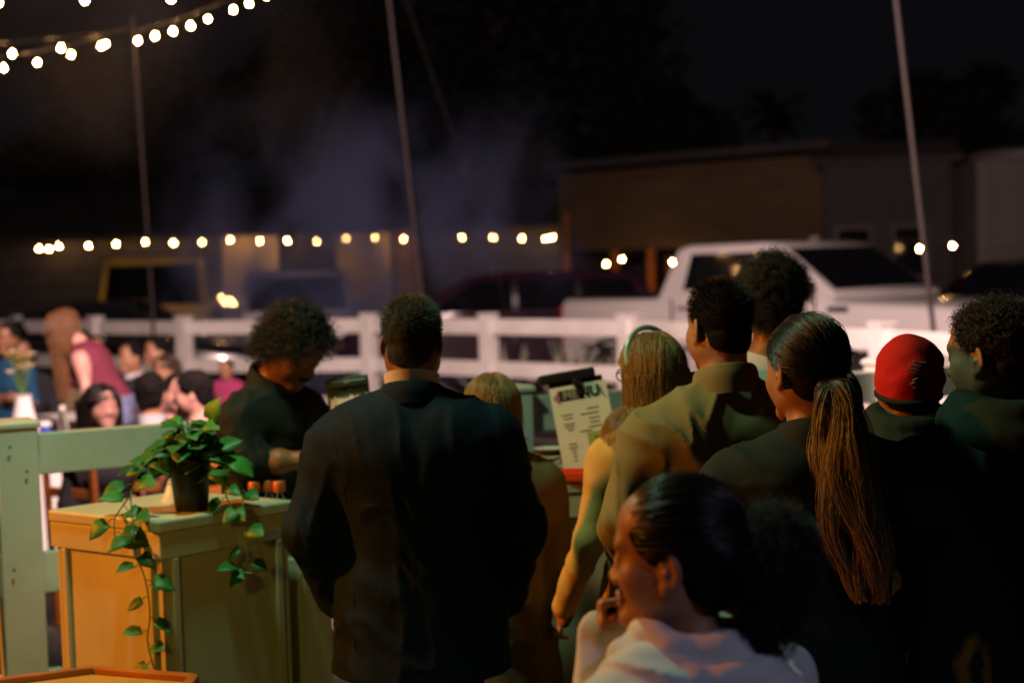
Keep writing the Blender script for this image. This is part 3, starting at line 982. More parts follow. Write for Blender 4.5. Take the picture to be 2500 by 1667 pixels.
far = [[-9.291, 2.32], [-9.093, 2.305], [-8.901, 2.36], [-8.316, 2.351], [-7.764, 2.369], [-7.195, 2.395], [-6.628, 2.352], [-6.068, 2.352], [-5.507, 2.379], [-4.923, 2.344],
       [-4.381, 2.336], [-3.796, 2.302], [-3.209, 2.344], [-2.649, 2.345], [-2.082, 2.293], [-0.928, 2.293], [-0.309, 2.274], [0.259, 2.24], [0.723, 2.218], [0.853, 2.24]]
string('long level string of bulbs along the eave of the low shed', [(x, 31.0, z) for x, z in far])
string('four small bulbs added as bulb reflections on the grey off-road car', [(-4.18, 22.6, 1.40), (-4.13, 22.6, 1.32), (-4.05, 22.6, 1.36), (-4.0, 22.6, 1.31)], (-4.5, 22.7, 1.5), (-3.8, 22.7, 1.5), size=.28)  # glowing bulbs modelled in place of reflections in the car windows
string('two bulbs on a short string above the pickup bonnet', [(5.708, 21.8, 1.80), (6.169, 21.8, 1.827)], (5.3, 21.8, 1.86), (6.9, 21.8, 1.88))
string('three warm bulbs under the warehouse porch', [(1.72, 27.9, 1.697), (2.0, 27.9, 1.771), (2.90, 27.9, 1.693)], (1.4, 28.1, 1.78), (3.4, 27.6, 1.75))
string('bulb string climbing from the left pole towards the upper edge',
       [[-3.837, 16.6, 4.226], [-3.547, 16.1, 4.196], [-3.258, 15.6, 4.163], [-2.981, 15.1, 4.132], [-2.719, 14.6, 4.114], [-2.364, 13.9, 4.076], [-2.144, 13.4, 4.041], [-1.904, 12.8, 4.0]],
       (-3.93, 16.8, 4.3), (-1.5, 11.8, 4.0))
string('upper bulb string running from the left pole to the left edge', [[-4.026, 16.0, 4.117], [-4.202, 15.0, 3.944], [-4.357, 14.0, 3.764]], (-3.93, 16.8, 4.3), (-4.6, 12.0, 3.5))
string('lower bulb string running from the left pole to the left edge', [[-4.148, 16.3, 4.14], [-4.247, 15.5, 3.949], [-4.373, 14.8, 3.789], [-4.503, 14.2, 3.667]], (-3.93, 16.8, 4.3), (-4.7, 13.0, 3.5))
string('nearer bulb string just touching the upper left edge', [[-3.055, 9.6, 3.456], [-2.637, 10.0, 3.525], [-2.175, 10.4, 3.589]], (-3.6, 9.2, 3.45), (-1.6, 11, 3.7))

# small flag by the warehouse
t = thing('small_flag', 'small orange pennant on a thin pole left of the warehouse', 'flag', (0.98, 27.2, 0))
MB().tube([(0, 0, 0), (0.03, 0, 2.6)], .02, 8).build('pole', 'orangewood', t, True)
MB().loft([[(.05, 0, 2.62), (.05, .02, 2.62)], [(.20, .05, 2.72), (.20, .07, 2.72)], [(.36, -.02, 2.56), (.36, 0, 2.56)], [(.18, .02, 2.38), (.18, .04, 2.38)]]).build('cloth', 'orangewood', t)

# ------------------------------------------------------------------ drifting smoke
def smoke_box(label, c, size, fx, fy, fz, density, scale, colour):
    global nt
    sm = MB().box(c, size).build('smoke', None)
    sm['kind'] = 'stuff'
    sm['label'] = label
    m = bpy.data.materials.new('smoke')
    m.use_nodes = True
    nt = m.node_tree
    nt.nodes.clear()
    out = nt.nodes.new('ShaderNodeOutputMaterial')
    pv = nt.nodes.new('ShaderNodeVolumePrincipled')
    pv.inputs['Color'].default_value = (*colour, 1)
    tc = nt.nodes.new('ShaderNodeTexCoord')
    mp = nt.nodes.new('ShaderNodeMapping')
    mp.inputs['Scale'].default_value = scale
    mp.inputs['Rotation'].default_value = (0, R(-25), 0)
    nz = nt.nodes.new('ShaderNodeTexNoise')
    nz.inputs['Scale'].default_value = 1.15
    nz.inputs['Detail'].default_value = 4
    nz.inputs['Distortion'].default_value = .55
    nt.links.new(tc.outputs['Object'], mp.inputs[0])
    nt.links.new(mp.outputs[0], nz.inputs['Vector'])
    rp = nt.nodes.new('ShaderNodeMapRange')
    rp.inputs[1].default_value = .44
    rp.inputs[2].default_value = .70
    rp.interpolation_type = 'SMOOTHSTEP'
    nt.links.new(nz.outputs['Fac'], rp.inputs[0])
    sx = nt.nodes.new('ShaderNodeSeparateXYZ')
    nt.links.new(tc.outputs['Generated'], sx.inputs[0])

    def fade(sock, a, b, c, d):
        r = nt.nodes.new('ShaderNodeValToRGB')
        el = r.color_ramp.elements
        el[0].position = a
        el[0].color = (0, 0, 0, 1)
        el[1].position = b
        el[1].color = (1, 1, 1, 1)
        e3 = el.new(c)
        e3.color = (1, 1, 1, 1)
        e4 = el.new(d)
        e4.color = (0, 0, 0, 1)
        r.color_ramp.interpolation = 'EASE'
        nt.links.new(sock, r.inputs[0])
        return r.outputs[0]

    def mul(a, b):
        k = nt.nodes.new('ShaderNodeMath')
        k.operation = 'MULTIPLY'
        for i, s in enumerate((a, b)):
            if isinstance(s, float):
                k.inputs[i].default_value = s
            else:
                nt.links.new(s, k.inputs[i])
        return k.outputs[0]
    dens = mul(mul(rp.outputs[0], fade(sx.outputs[0], *fx)), mul(fade(sx.outputs[1], *fy), fade(sx.outputs[2], *fz)))
    nt.links.new(mul(dens, density), pv.inputs['Density'])
    nt.links.new(pv.outputs[0], out.inputs['Volume'])
    sm.data.materials.clear()
    sm.data.materials.append(m)
    return sm


smoke_box('bluish smoke drifting up behind the fence', (-2.3, 21.9, 2.6), (7.2, 3.4, 5.16), (0.1, .42, .76, 1.0), (0.0, .3, .7, 1.0), (0.0, .05, .20, .84), 2.3, (.75, .6, .55), (.40, .50, 1.0))
smoke_box('thin brownish smoke round the upper bulb strings', (-3.4, 14.6, 4.0), (4.6, 5.0, 3.0), (0.0, .25, .6, 1.0), (0.0, .2, .8, 1.0), (0.0, .35, .75, 1.0), .035, (.5, .5, .5), (.9, .8, .75))


# ------------------------------------------------------------------ dining tables and chairs
def table(label, x, y, r, seed):
    t = thing('dining_table', label, 'table', (x, y, 0), 0, 'cloth-covered dining tables')
    MB().lathe([(r * .98, .70), (r, .715), (r, .735)], seg=40).build('table_top', 'orangewood', t, True)
    MB().tube([(0, 0, .02), (0, 0, .71)], .05, 10).build('leg', 'black', t, True)
    MB().lathe([(.32, 0), (.32, .02), (.06, .04)], seg=20).build('base', 'black', t, True)
    rings = []
    n = 72
    rr = np.random.default_rng(seed)
    ph = rr.uniform(0, 6)
    for z, base, amp in ((.74, .02, 0), (.742, r * .6, 0), (.742, r * .97, 0), (.735, r * 1.012, .004), (.66, r * 1.03, .018), (.5, r * 1.05, .035), (.28, r * 1.07, .05), (.06, r * 1.10, .06)):
        ring = []
        for k in range(n):
            a = 2 * PI * k / n
            w = math.sin(a * 11 + ph) * .6 + math.sin(a * 17 + 2 * ph) * .4
            q = base + amp * w
            ring.append((q * math.cos(a), q * math.sin(a), z))
        rings.append(ring)
    c = MB().loft(rings, caps=False).build('tablecloth', 'cloth', None, True, angle=80)
    c.location = (x, y, 0)
    tag(c, 'white cloth draped over the ' + label, 'tablecloth', 'white tablecloths')
    return t


table('round dining table beside the woman in burgundy', -3.02, 9.55, .62, 1)
table('round dining table the suited diner sits at', -1.35, 9.25, .60, 2)
table('farther round dining table in front of the three men', -3.15, 11.55, .55, 3)


def chair_proto():
    root = bpy.data.objects.new('wooden_chair', None)
    col.objects.link(root)
    MB().box((0, 0, .445), (.40, .40, .025)).build('seat', 'orangewood', root, bevel=.006)
    for sx_ in (-1, 1):
        MB().beam((sx_ * .18, -.19, 0), (sx_ * .18, -.23, .90), .03, .03).build('leg', 'orangewood', root, bevel=.004)
        MB().beam((sx_ * .18, .18, 0), (sx_ * .18, .17, .44), .03, .03).build('leg', 'orangewood', root, bevel=.004)
    MB().beam((-.18, -.23, .86), (.18, -.23, .86), .022, .08).build('top_rail', 'orangewood', root, bevel=.005)
    MB().beam((-.18, -.222, .70), (.18, -.222, .70), .018, .05).build('back_slat', 'orangewood', root, bevel=.004)
    MB().beam((-.18, -.215, .58), (.18, -.215, .58), .018, .05).build('back_slat', 'orangewood', root, bevel=.004)
    MB().beam((-.18, .18, .2), (.18, .18, .2), .02, .02).build('stretcher', 'orangewood', root)
    return root


CH = None


def chair(label, x, y, yaw):
    global CH
    if CH is None:
        CH = chair_proto()
        o = CH
    else:
        o = CH.copy()
        col.objects.link(o)
        for ch in list(CH.children):
            c = ch.copy()
            col.objects.link(c)
            c.parent = o
    o.location = (x, y, 0)
    o.rotation_euler = (0, 0, yaw)
    tag(o, label, 'chair', 'wooden dining chairs')


chair('orange wooden chair under the seated long-haired woman', -2.12, 8.02, R(-35))
chair('wooden chair under the suited diner with his back turned', -1.90, 8.25, R(-20))
chair('wooden chair under the diner in profile beside the bartender', -1.62, 7.95, R(40))
chair('wooden chair under the pale-faced diner', -1.92, 8.92, R(-60))
chair('wooden chair under the man in the olive shirt', -3.36, 12.6, R(190))
chair('wooden chair under the man in the dark suit at the far table', -2.95, 12.12, R(130))
chair('wooden chair under the dark-haired diner in black', -4.05, 12.9, R(200))
chair('wooden chair under the bearded man in grey', -3.75, 13.6, R(170))
chair('wooden chair under the woman in maroon', -2.42, 10.9, R(160))
chair('wooden chair under the man in the pale shirt by the fence', -2.86, 12.55, R(120))

t = thing('flower_vase', 'tall white vase of pale flowers on the table at left', 'vase', (-2.96, 9.42, .743))
MB().lathe([(.05, 0), (.075, .02), (.085, .14), (.05, .28), (.045, .33), (.055, .34)], seg=20).build('vase_body', 'cloth', t, True)
M['petal'] = mat('pale_petals', (0.72, 0.62, 0.40), 0.7)
M['petal2'] = mat('yellow_petals', (0.50, 0.42, 0.05), 0.7)
for k in range(16):
    a = random.uniform(0, 2 * PI)
    rr = random.uniform(.01, .10)
    p = Vector((rr * math.cos(a), rr * math.sin(a), random.uniform(.40, .62)))
    MB().tube([(0, 0, .3), p * .6 + Vector((0, 0, .14)), p], .003, 5).build('stem', 'vine', t)
    fl = MB()
    for j in range(7):
        b = j * 2.399
        d = Vector((math.cos(b), math.sin(b), .7)).normalized()
        s = d.cross(Vector((0, 0, 1))).normalized() * .016
        fl.add([p, p + d * .022 + s, p + d * .045, p + d * .022 - s], [(0, 1, 2, 3)])
    fl.build('flower', 'petal2' if k % 3 == 0 else 'petal', t)
t = thing('blue_cup', 'blue plastic cup with white lid beside the flower vase', 'cup', (-2.93, 9.72, .743))
MB().lathe([(.032, 0), (.042, .12), (.043, .125)], seg=18).build('cup_body', 'blue', t, True)
MB().lathe([(.045, .124), (.045, .135), (.030, .15), (.004, .152)], seg=18).build('lid', 'white', t, True)
t = thing('water_bottle', 'clear water bottle with white cap on the table at left', 'bottle', (-2.82, 9.74, .743))
MB().lathe([(.034, 0), (.036, .01), (.036, .16), (.016, .20), (.014, .22)], seg=18).build('bottle_body', 'glass', t, True)
MB().lathe([(.017, .215), (.017, .24), (.014, .243)], seg=14).build('cap', 'white', t, True)

from mathutils.bvhtree import BVHTree


# ================================================================== people: distance fields turned into skin
def vnoise(x, y, z, seed=0):
    """3-D value noise in -1..1 (numpy)"""
    x, y, z = np.broadcast_arrays(x, y, z)
    xi, yi, zi = np.floor(x).astype(np.int64), np.floor(y).astype(np.int64), np.floor(z).astype(np.int64)
    fx, fy, fz = x - xi, y - yi, z - zi
    fx, fy, fz = fx * fx * (3 - 2 * fx), fy * fy * (3 - 2 * fy), fz * fz * (3 - 2 * fz)

    def h(a, b, c):
        q = (a * 374761393 + b * 668265263 + c * 2147483647 + seed * 974634) & 0x7fffffff
        q = ((q ^ (q >> 13)) * 1274126177) & 0x7fffffff
        return (q ^ (q >> 16)) % 65536 / 32767.5 - 1
    out = 0
    for a in (0, 1):
        for b in (0, 1):
            for c in (0, 1):
                out = out + h(xi + a, yi + b, zi + c) * (fx if a else 1 - fx) * (fy if b else 1 - fy) * (fz if c else 1 - fz)
    return out


class Field:
    def __init__(self, lo, hi, h):
        self.h = h
        self.lo = np.array(lo, float) - 2 * h
        n = np.ceil((np.array(hi, float) + 2 * h - self.lo) / h).astype(int) + 1
        self.ax = [self.lo[i] + h * np.arange(n[i]) for i in range(3)]
        self.F = np.full(n, .5, np.float32)

    def _sl(self, lo, hi):
        s = []
        for i in range(3):
            a = int(max(0, math.floor((lo[i] - self.lo[i]) / self.h)))
            b = int(min(len(self.ax[i]), math.ceil((hi[i] - self.lo[i]) / self.h) + 1))
            if b <= a:
                return None
            s.append(slice(a, b))
        return tuple(s)

    def op(self, prim, k=.02, mode='add'):
        lo, hi, fn = prim
        pad = k + 3 * self.h
        s = self._sl(np.array(lo) - pad, np.array(hi) + pad)
        if s is None:
            return self
        X = self.ax[0][s[0]][:, None, None]
        Y = self.ax[1][s[1]][None, :, None]
        Z = self.ax[2][s[2]][None, None, :]
        d = fn(X, Y, Z)
        A = self.F[s]
        if mode == 'add':
            hh = np.maximum(k - np.abs(A - d), 0) / k
            self.F[s] = np.minimum(A, d) - hh * hh * k * .25
        else:
            d = -d
            hh = np.maximum(k - np.abs(A - d), 0) / k
            self.F[s] = np.maximum(A, d) + hh * hh * k * .25
        return self

    def grid(self):
        return self.ax[0][:, None, None], self.ax[1][None, :, None], self.ax[2][None, None, :]

    def warp(self, fn):
        self.F += fn(*self.grid()).astype(np.float32)
        return self

    def clip(self, fn):
        self.F = np.maximum(self.F, fn(*self.grid())).astype(np.float32)
        return self

    def mesh(self):
        F = self.F
        for ax in range(3):
            sl = [slice(None)] * 3
            for e_ in (0, -1):
                sl[ax] = e_
                F[tuple(sl)] = .5
        s = F < 0
        S = np.zeros([d - 1 for d in F.shape], np.uint8)
        cor = [(a, b, c) for a in (0, 1) for b in (0, 1) for c in (0, 1)]
        for a, b, c in cor:
            S += s[a:F.shape[0] - 1 + a, b:F.shape[1] - 1 + b, c:F.shape[2] - 1 + c]
        m_ = (S > 0) & (S < 8)
        I = np.argwhere(m_)
        vid = np.full(S.shape, -1, np.int64)
        vid[m_] = np.arange(len(I))
        acc = np.zeros((len(I), 3))
        cnt = np.zeros(len(I))
        for i, p in enumerate(cor):
            for q in cor[i + 1:]:
                df = np.array(q) - np.array(p)
                if np.abs(df).sum() != 1:
                    continue
                fa = F[I[:, 0] + p[0], I[:, 1] + p[1], I[:, 2] + p[2]]
                fb = F[I[:, 0] + q[0], I[:, 1] + q[1], I[:, 2] + q[2]]
                c = (fa < 0) != (fb < 0)
                t_ = np.where(c, fa / np.where(c, fa - fb, 1), 0)
                acc += c[:, None] * (np.array(p)[None] + t_[:, None] * df[None])
                cnt += c
        V = self.lo + (I + acc / cnt[:, None]) * self.h
        Q = []
        for ax in range(3):
            o1, o2 = [(1, 2), (2, 0), (0, 1)][ax]
            a = [slice(None)] * 3
            b = [slice(None)] * 3
            a[ax] = slice(0, -1)
            b[ax] = slice(1, None)
            ch = s[tuple(a)] != s[tuple(b)]
            E_ = np.argwhere(ch)
            ok = (E_[:, o1] > 0) & (E_[:, o2] > 0) & (E_[:, o1] < F.shape[o1] - 1) & (E_[:, o2] < F.shape[o2] - 1)
            E_ = E_[ok]
            flip = s[tuple(a)][tuple(E_.T)]

            def g(d1, d2):
                c = E_.copy()
                c[:, o1] += d1
                c[:, o2] += d2
                return vid[tuple(c.T)]
            q = np.stack([g(-1, -1), g(0, -1), g(0, 0), g(-1, 0)], 1)
            q[~flip] = q[~flip][:, ::-1]
            Q.append(q)
        return V, np.concatenate(Q)


def _v(p):
    return np.array(p, float)


def ell(c, r, Rm=None):
    c, r = _v(c), _v(r)
    m_ = r.max()
    Rm = np.eye(3) if Rm is None else np.array(Rm)

    def fn(X, Y, Z):
        x, y, z = X - c[0], Y - c[1], Z - c[2]
        a = (Rm[0, 0] * x + Rm[1, 0] * y + Rm[2, 0] * z) / r[0]
        b = (Rm[0, 1] * x + Rm[1, 1] * y + Rm[2, 1] * z) / r[1]
        d = (Rm[0, 2] * x + Rm[1, 2] * y + Rm[2, 2] * z) / r[2]
        k0 = np.sqrt(a * a + b * b + d * d)
        k1 = np.sqrt((a / r[0]) ** 2 + (b / r[1]) ** 2 + (d / r[2]) ** 2) + 1e-9
        return k0 * (k0 - 1) / k1
    return c - m_, c + m_, fn


def cap(a, b, ra, rb=None):
    a, b = _v(a), _v(b)
    rb = ra if rb is None else rb
    ba = b - a
    L = max(ba @ ba, 1e-9)
    m_ = max(ra, rb)

    def fn(X, Y, Z):
        x, y, z = X - a[0], Y - a[1], Z - a[2]
        t_ = np.clip((x * ba[0] + y * ba[1] + z * ba[2]) / L, 0, 1)
        return np.sqrt((x - t_ * ba[0]) ** 2 + (y - t_ * ba[1]) ** 2 + (z - t_ * ba[2]) ** 2) - (ra + t_ * (rb - ra))
    return np.minimum(a, b) - m_, np.maximum(a, b) + m_, fn


def ecap(a, b, ra, rb, side=(1, 0, 0)):
    """capsule of elliptical section; ra, rb = (along side, across)"""
    a, b = _v(a), _v(b)
    w = b - a
    L = np.linalg.norm(w)
    w = w / L
    u_ = _v(side)
    u_ = u_ - w * (u_ @ w)
    u_ /= np.linalg.norm(u_)
    v_ = np.cross(w, u_)
    m_ = max(*ra, *rb)

    def fn(X, Y, Z):
        x, y, z = X - a[0], Y - a[1], Z - a[2]
        s_ = x * w[0] + y * w[1] + z * w[2]
        t_ = np.clip(s_ / L, 0, 1)
        e_ = s_ - t_ * L
        ru = ra[0] + t_ * (rb[0] - ra[0])
        rv = ra[1] + t_ * (rb[1] - ra[1])
        rm = np.minimum(ru, rv)
        q = np.sqrt(((x * u_[0] + y * u_[1] + z * u_[2]) / ru) ** 2 + ((x * v_[0] + y * v_[1] + z * v_[2]) / rv) ** 2 + (e_ / rm) ** 2)
        return (q - 1) * rm
    return np.minimum(a, b) - m_, np.maximum(a, b) + m_, fn


def np_mesh(name, parts, m, parent):
    """join (verts, quads) lists into one smooth mesh object"""
    V, Q, o = [], [], 0
    for v, q in parts:
        V.append(v)
        Q.append(q + o)
        o += len(v)
    V, Q = np.concatenate(V), np.concatenate(Q)
    me = bpy.data.meshes.new(name)
    me.vertices.add(len(V))
    me.vertices.foreach_set('co', V.ravel())
    me.loops.add(Q.size)
    me.loops.foreach_set('vertex_index', Q.ravel().astype(np.int32))
    me.polygons.add(len(Q))
    me.polygons.foreach_set('loop_start', np.arange(0, Q.size, 4, dtype=np.int32))
    me.polygons.foreach_set('loop_total', np.full(len(Q), 4, np.int32))
    me.polygons.foreach_set('use_smooth', np.ones(len(Q), bool))
    me.update(calc_edges=True)
    me.validate()
    return link(name, me, m, parent)


def rotm(yaw=0, pitch=0, roll=0):
    """head turn: yaw to its left, pitch up, roll"""
    return np.array((Matrix.Rotation(yaw, 3, 'Z') @ Matrix.Rotation(pitch, 3, 'X') @ Matrix.Rotation(roll, 3, 'Y')))


def head_prims(F, c, Rm, s, female=False):
    def T(p):
        return c + Rm @ (_v(p) * s)

    def E(p, r, k, mode='add', rot=None):
        F.op(ell(T(p), _v(r) * s, Rm if rot is None else Rm @ rot), k * s, mode)

    def C(a, b, ra, rb, k, mode='add'):
        F.op(cap(T(a), T(b), ra * s, rb * s), k * s, mode)
    jw = .9 if female else 1.0
    E((0, -.012, .035), (.074, .095, .084), .02)
    E((0, .028, -.020), (.060 * jw, .064, .085), .03)
    E((0, .030, .058), (.060, .058, .050), .03)          # forehead
    C((-.050 * jw, .0, -.055), (-.014, .068, -.097), .022, .020, .03)
    C((.050 * jw, .0, -.055), (.014, .068, -.097), .022, .020, .03)
    E((0, .079, -.099), (.022, .018, .018), .02)
    C((-.034, .078, .026), (.034, .078, .026), .012 if female else .015, .012 if female else .015, .02)
    for sx_ in (-1, 1):
        E((sx_ * .042, .058, -.026), (.022, .020, .024), .035)          # cheekbone
        E((sx_ * .046 * jw, .014, -.046), (.024, .044, .040), .03)   # side of the cheek
        E((sx_ * .031, .100, .004), (.017, .016, .012), .012, 'sub')     # eye socket
        E((sx_ * .031, .080, .003), (.0135, .0125, .0125), .004)         # eyeball under lid
        C((sx_ * .018, .089, .009), (sx_ * .043, .083, .008), .0045, .0035, .006)   # upper lid
    nz_ = .101 if female else .108
    C((0, .086, .014), (0, nz_, -.026), .0070, .0095, .016)
    E((0, nz_ + .001, -.031), (.0120, .0110, .0100), .010)
    for sx_ in (-1, 1):
        E((sx_ * .0130, .094, -.036), (.009, .011, .0085), .009)
        E((sx_ * .008, nz_ - .004, -.0425), (.0040, .006, .004), .004, 'sub')
    C((-.019, .090, -.064), (0, .0975, -.061), .0045, .0065, .006)
    C((.019, .090, -.064), (0, .0975, -.061), .0045, .0065, .006)
    C((-.016, .090, -.0735), (.016, .090, -.0735), .006, .006, .006)
    E((0, .094, -.0740), (.014, .008, .007), .006)
    C((-.022, .100, -.0675), (.022, .100, -.0675), .0016, .0016, .003, 'sub')
    for sx_ in (-1, 1):
        er = np.array(Matrix.Rotation(sx_ * R(22), 3, 'Z') @ Matrix.Rotation(R(-12), 3, 'X'))
        ec = (sx_ * .079, -.010, -.004)
        E(ec, (.0085, .021, .033), .010, rot=er)
        E((ec[0] + sx_ * .010, ec[1] + .004, ec[2] + .002), (.0085, .0125, .022), .006, 'sub', rot=er)
        E((ec[0] + sx_ * .001, ec[1] + .006, ec[2] - .006), (.007, .006, .009), .005)
        E((ec[0] - sx_ * .002, ec[1] + .008, ec[2] - .030), (.007, .009, .010), .007)


def hand_prims(F, w, d, nrm, s, side, curl, spread=.12, thumb=.7):
    """palm, four unequal fingers with knuckle bends, thumb from the side of the palm"""
    d, nrm = _v(d), _v(nrm)
    d = d / np.linalg.norm(d)
    nrm = nrm - d * (nrm @ d)
    nrm /= np.linalg.norm(nrm)
    x = np.cross(d, nrm) * side          # towards the thumb
    F.op(ecap(w, w + d * .045 * s, (.028 * s, .019 * s), (.036 * s, .015 * s), x), .012)
    F.op(ecap(w + d * .04 * s, w + d * .082 * s, (.037 * s, .014 * s), (.038 * s, .012 * s), x), .010)
    for k, (off, L) in enumerate(((.029, .072), (.0095, .082), (-.0105, .076), (-.029, .060))):
        p = w + d * (.086 - .003 * abs(k - 1)) * s + x * off * s
        f = d + x * (spread * off / .03)
        f /= np.linalg.norm(f)
        a = 0
        for q, (fr, rr) in enumerate(((.44, .0088), (.31, .0080), (.25, .0070))):
            a += curl[q] * (1 + .08 * k)
            e_ = p + (f * math.cos(a) + nrm * math.sin(a)) * (L * fr * s)
            F.op(cap(p, e_, rr * s, rr * .92 * s), .005)
            p = e_
    p = w + d * .022 * s + x * .026 * s
    fist = curl[0] > 1.2
    f = x * .72 + d * .62 + nrm * .35 * thumb
    if fist:
        f = x * .35 + d * .70 + nrm * .62
    f /= np.linalg.norm(f)
    e_ = p + f * .040 * s
    F.op(cap(p, e_, .0135 * s, .0105 * s), .010)
    f2 = d * .85 + x * (.25 - .5 * thumb) + nrm * .55 * thumb
    if fist:
        f2 = -x * .80 + d * .45 + nrm * .40
    f2 /= np.linalg.norm(f2)
    F.op(cap(e_, e_ + f2 * .045 * s, .0100 * s, .0082 * s), .005)


M['eye'] = mat('eye_white', (0.55, 0.53, 0.50), 0.15)
M['iris'] = mat('dark_iris', (0.015, 0.010, 0.006), 0.08)


def skin(name, c, rough=.48):
    return mat(name, c, rough, sub=.12, var=(18, .18), bump=(240, .10, .0006))


SK = {'light': skin('light_skin', (0.50, 0.27, 0.18)), 'tan': skin('tan_skin', (0.36, 0.18, 0.10)), 'brown': skin('brown_skin', (0.24, 0.105, 0.055)),
      'pink': skin('pink_skin', (0.60, 0.31, 0.25))}


def person(label, loc, yaw, H=1.72, skin_m='tan', female=False, build=1.0, head=(0, 0, 0), lean=0.0, lean_side=0.0, arms=None, hands=None, top=None, sleeve=1.0,
           top_loose=.012, hem=.80, folds=.006, trousers='dark', fine=True, sit=False, top_name='shirt', shoulder=1.0, bare_arms=False, group='people queueing at the counter',
           head_shift=(0, 0, 0), cuff=.0, headscale=1.0, seed=1, skirt=False, top_h=None, fold_scale=1.0, drop=.045):
    """a person facing local +Y: Empty > body, garments, eyes; returns what hair and hats need"""
    s = H / 1.75
    root = thing('person', label, 'person', loc, yaw, group)
    dz = -.43 * s if sit else 0.0
    pel = np.array((0, 0, .95 * s + dz))
    RL = np.array(Matrix.Rotation(-lean, 3, 'X') @ Matrix.Rotation(lean_side, 3, 'Y'))
    bx = build * (.90 if female else 1.0)

    def U(x, y, z):     # upper-body point
        return pel + RL @ (np.array((x * s, y * s, z * s + dz)) - pel)
    hs = s ** .6 * .97 * headscale
    Rh = RL @ rotm(*head)
    neck_top = U(0, -.008, 1.535)
    hc = neck_top + Rh @ np.array((0, .012, .100)) * hs + _v(head_shift)
    # --- joints
    sh = {i: U(i * .178 * bx * shoulder, -.01, 1.410 - drop) for i in (-1, 1)}
    if arms is None:
        arms = {}
    el, wr = {}, {}
    for i in (-1, 1):
        a = arms.get(i)
        if a is None:
            a = ((i * .24 * bx, -.04, 1.13), (i * .25 * bx, .06, .89))
        el[i], wr[i] = U(*a[0]), U(*a[1])
    hip = {i: np.array((i * .088 * s * (1.02 if female else 1), 0, .90 * s + dz)) for i in (-1, 1)}
    if sit:
        kn = {i: np.array((i * .11 * s, .43 * s, .49 * s)) for i in (-1, 1)}
        an = {i: np.array((i * .12 * s, .40 * s, .09 * s)) for i in (-1, 1)}
    else:
        kn = {i: np.array((i * .095 * s, .02 * s, .49 * s)) for i in (-1, 1)}
        an = {i: np.array((i * .10 * s, -.02 * s, .085 * s)) for i in (-1, 1)}
    ww = .88 if female else 1.0

    def torso(F, g, k=.05, low=True):
        q = build * s
        F.op(ecap(pel + (0, 0, -.05 * s), U(0, 0, 1.02), (.165 * q + g, .112 * q + g), (.150 * ww * q + g, .104 * q + g)), k)
        F.op(ecap(U(0, 0, 1.02), U(0, .004, 1.16), (.150 * ww * q + g, .104 * q + g), (.148 * ww * q + g, .106 * q + g)), k)
        F.op(ecap(U(0, .004, 1.16), U(0, -.012, 1.34), (.150 * ww * q + g, .108 * q + g), (.165 * bx * s + g, .112 * q + g)), k)
        F.op(cap(U(-.125 * bx * shoulder, -.014, 1.405 - drop * .75), U(.125 * bx * shoulder, -.014, 1.405 - drop * .75), .066 * q + g), k)
        for i in (-1, 1):
            F.op(cap(U(i * .125 * bx * shoulder, -.02, 1.415 - drop * .8), U(i * .03, -.03, 1.450), .050 * q + g, .042 * q + g), k)
            F.op(ell(U(i * .075 * bx, -.07, 1.30), (.075 * q + g, .05 * q + g, .11 * q + g), RL), k)
            if female:
                F.op(ell(U(i * .07, .085, 1.26), (.062 * q + g, .06 * q + g, .062 * q + g)), .04)

    def armp(F, i, g, upto=1.0, k=.03):
        q = s * (.92 if female else 1.0) * (.5 + .5 * build)
        F.op(cap(sh[i], sh[i] * .8 + el[i] * .2, .060 * q + g, .054 * q + g), .04)
        F.op(cap(sh[i], el[i], .052 * q + g, .041 * q + g), k)
        if upto > .5:
            t_ = (upto - .5) * 2
            F.op(cap(el[i], el[i] + (wr[i] - el[i]) * t_, .041 * q + g, (.041 - .013 * t_) * q + g), k)

    def legp(F, g, k=.04):
        for i in (-1, 1):
            F.op(cap(hip[i], kn[i], .083 * s + g, .055 * s + g), k)
            F.op(cap(kn[i], an[i], .054 * s + g, .036 * s + g * 1.2), k)

    vh = .0042 if fine is True else (.0035 if fine == 'very' else .011)
    vb = .011 if fine else .02
    parts = []
    # head and neck
    F = Field(hc - .17 * hs, hc + .17 * hs, vh)
    F.lo  # noqa
    lo = np.minimum(hc - .16 * hs, U(0, -.03, 1.40) - .09)
    hi = np.maximum(hc + .16 * hs, U(0, -.03, 1.40) + .09)
    F = Field(lo, hi, vh)
    head_prims(F, hc, Rh, hs, female)
    nr = (.049 if female else .058) * s
    F.op(cap(U(0, -.028, 1.43), hc + Rh @ np.array((0, -.020, -.045)) * hs, nr * 1.12, nr), .03)
    for i in (-1, 1):
        F.op(cap(U(i * .10, -.02, 1.42), U(i * .015, -.03, 1.49), .034 * s, .034 * s), .04)
    parts.append(F.mesh())
    # trunk and limbs (under the clothes)
    allp = [pel, *sh.values(), *el.values(), *wr.values(), *kn.values(), *an.values()]
    lo = np.min(allp, 0) - .22
    hi = np.max(allp, 0) + .22
    F = Field(lo, hi, vb)
    torso(F, 0)
    for i in (-1, 1):
        armp(F, i, 0)
    legp(F, 0)
    for i in (-1, 1):
        F.op(cap(an[i], an[i] + (0, .14 * s, -.045 * s), .036 * s, .028 * s), .03)
    parts.append(F.mesh())
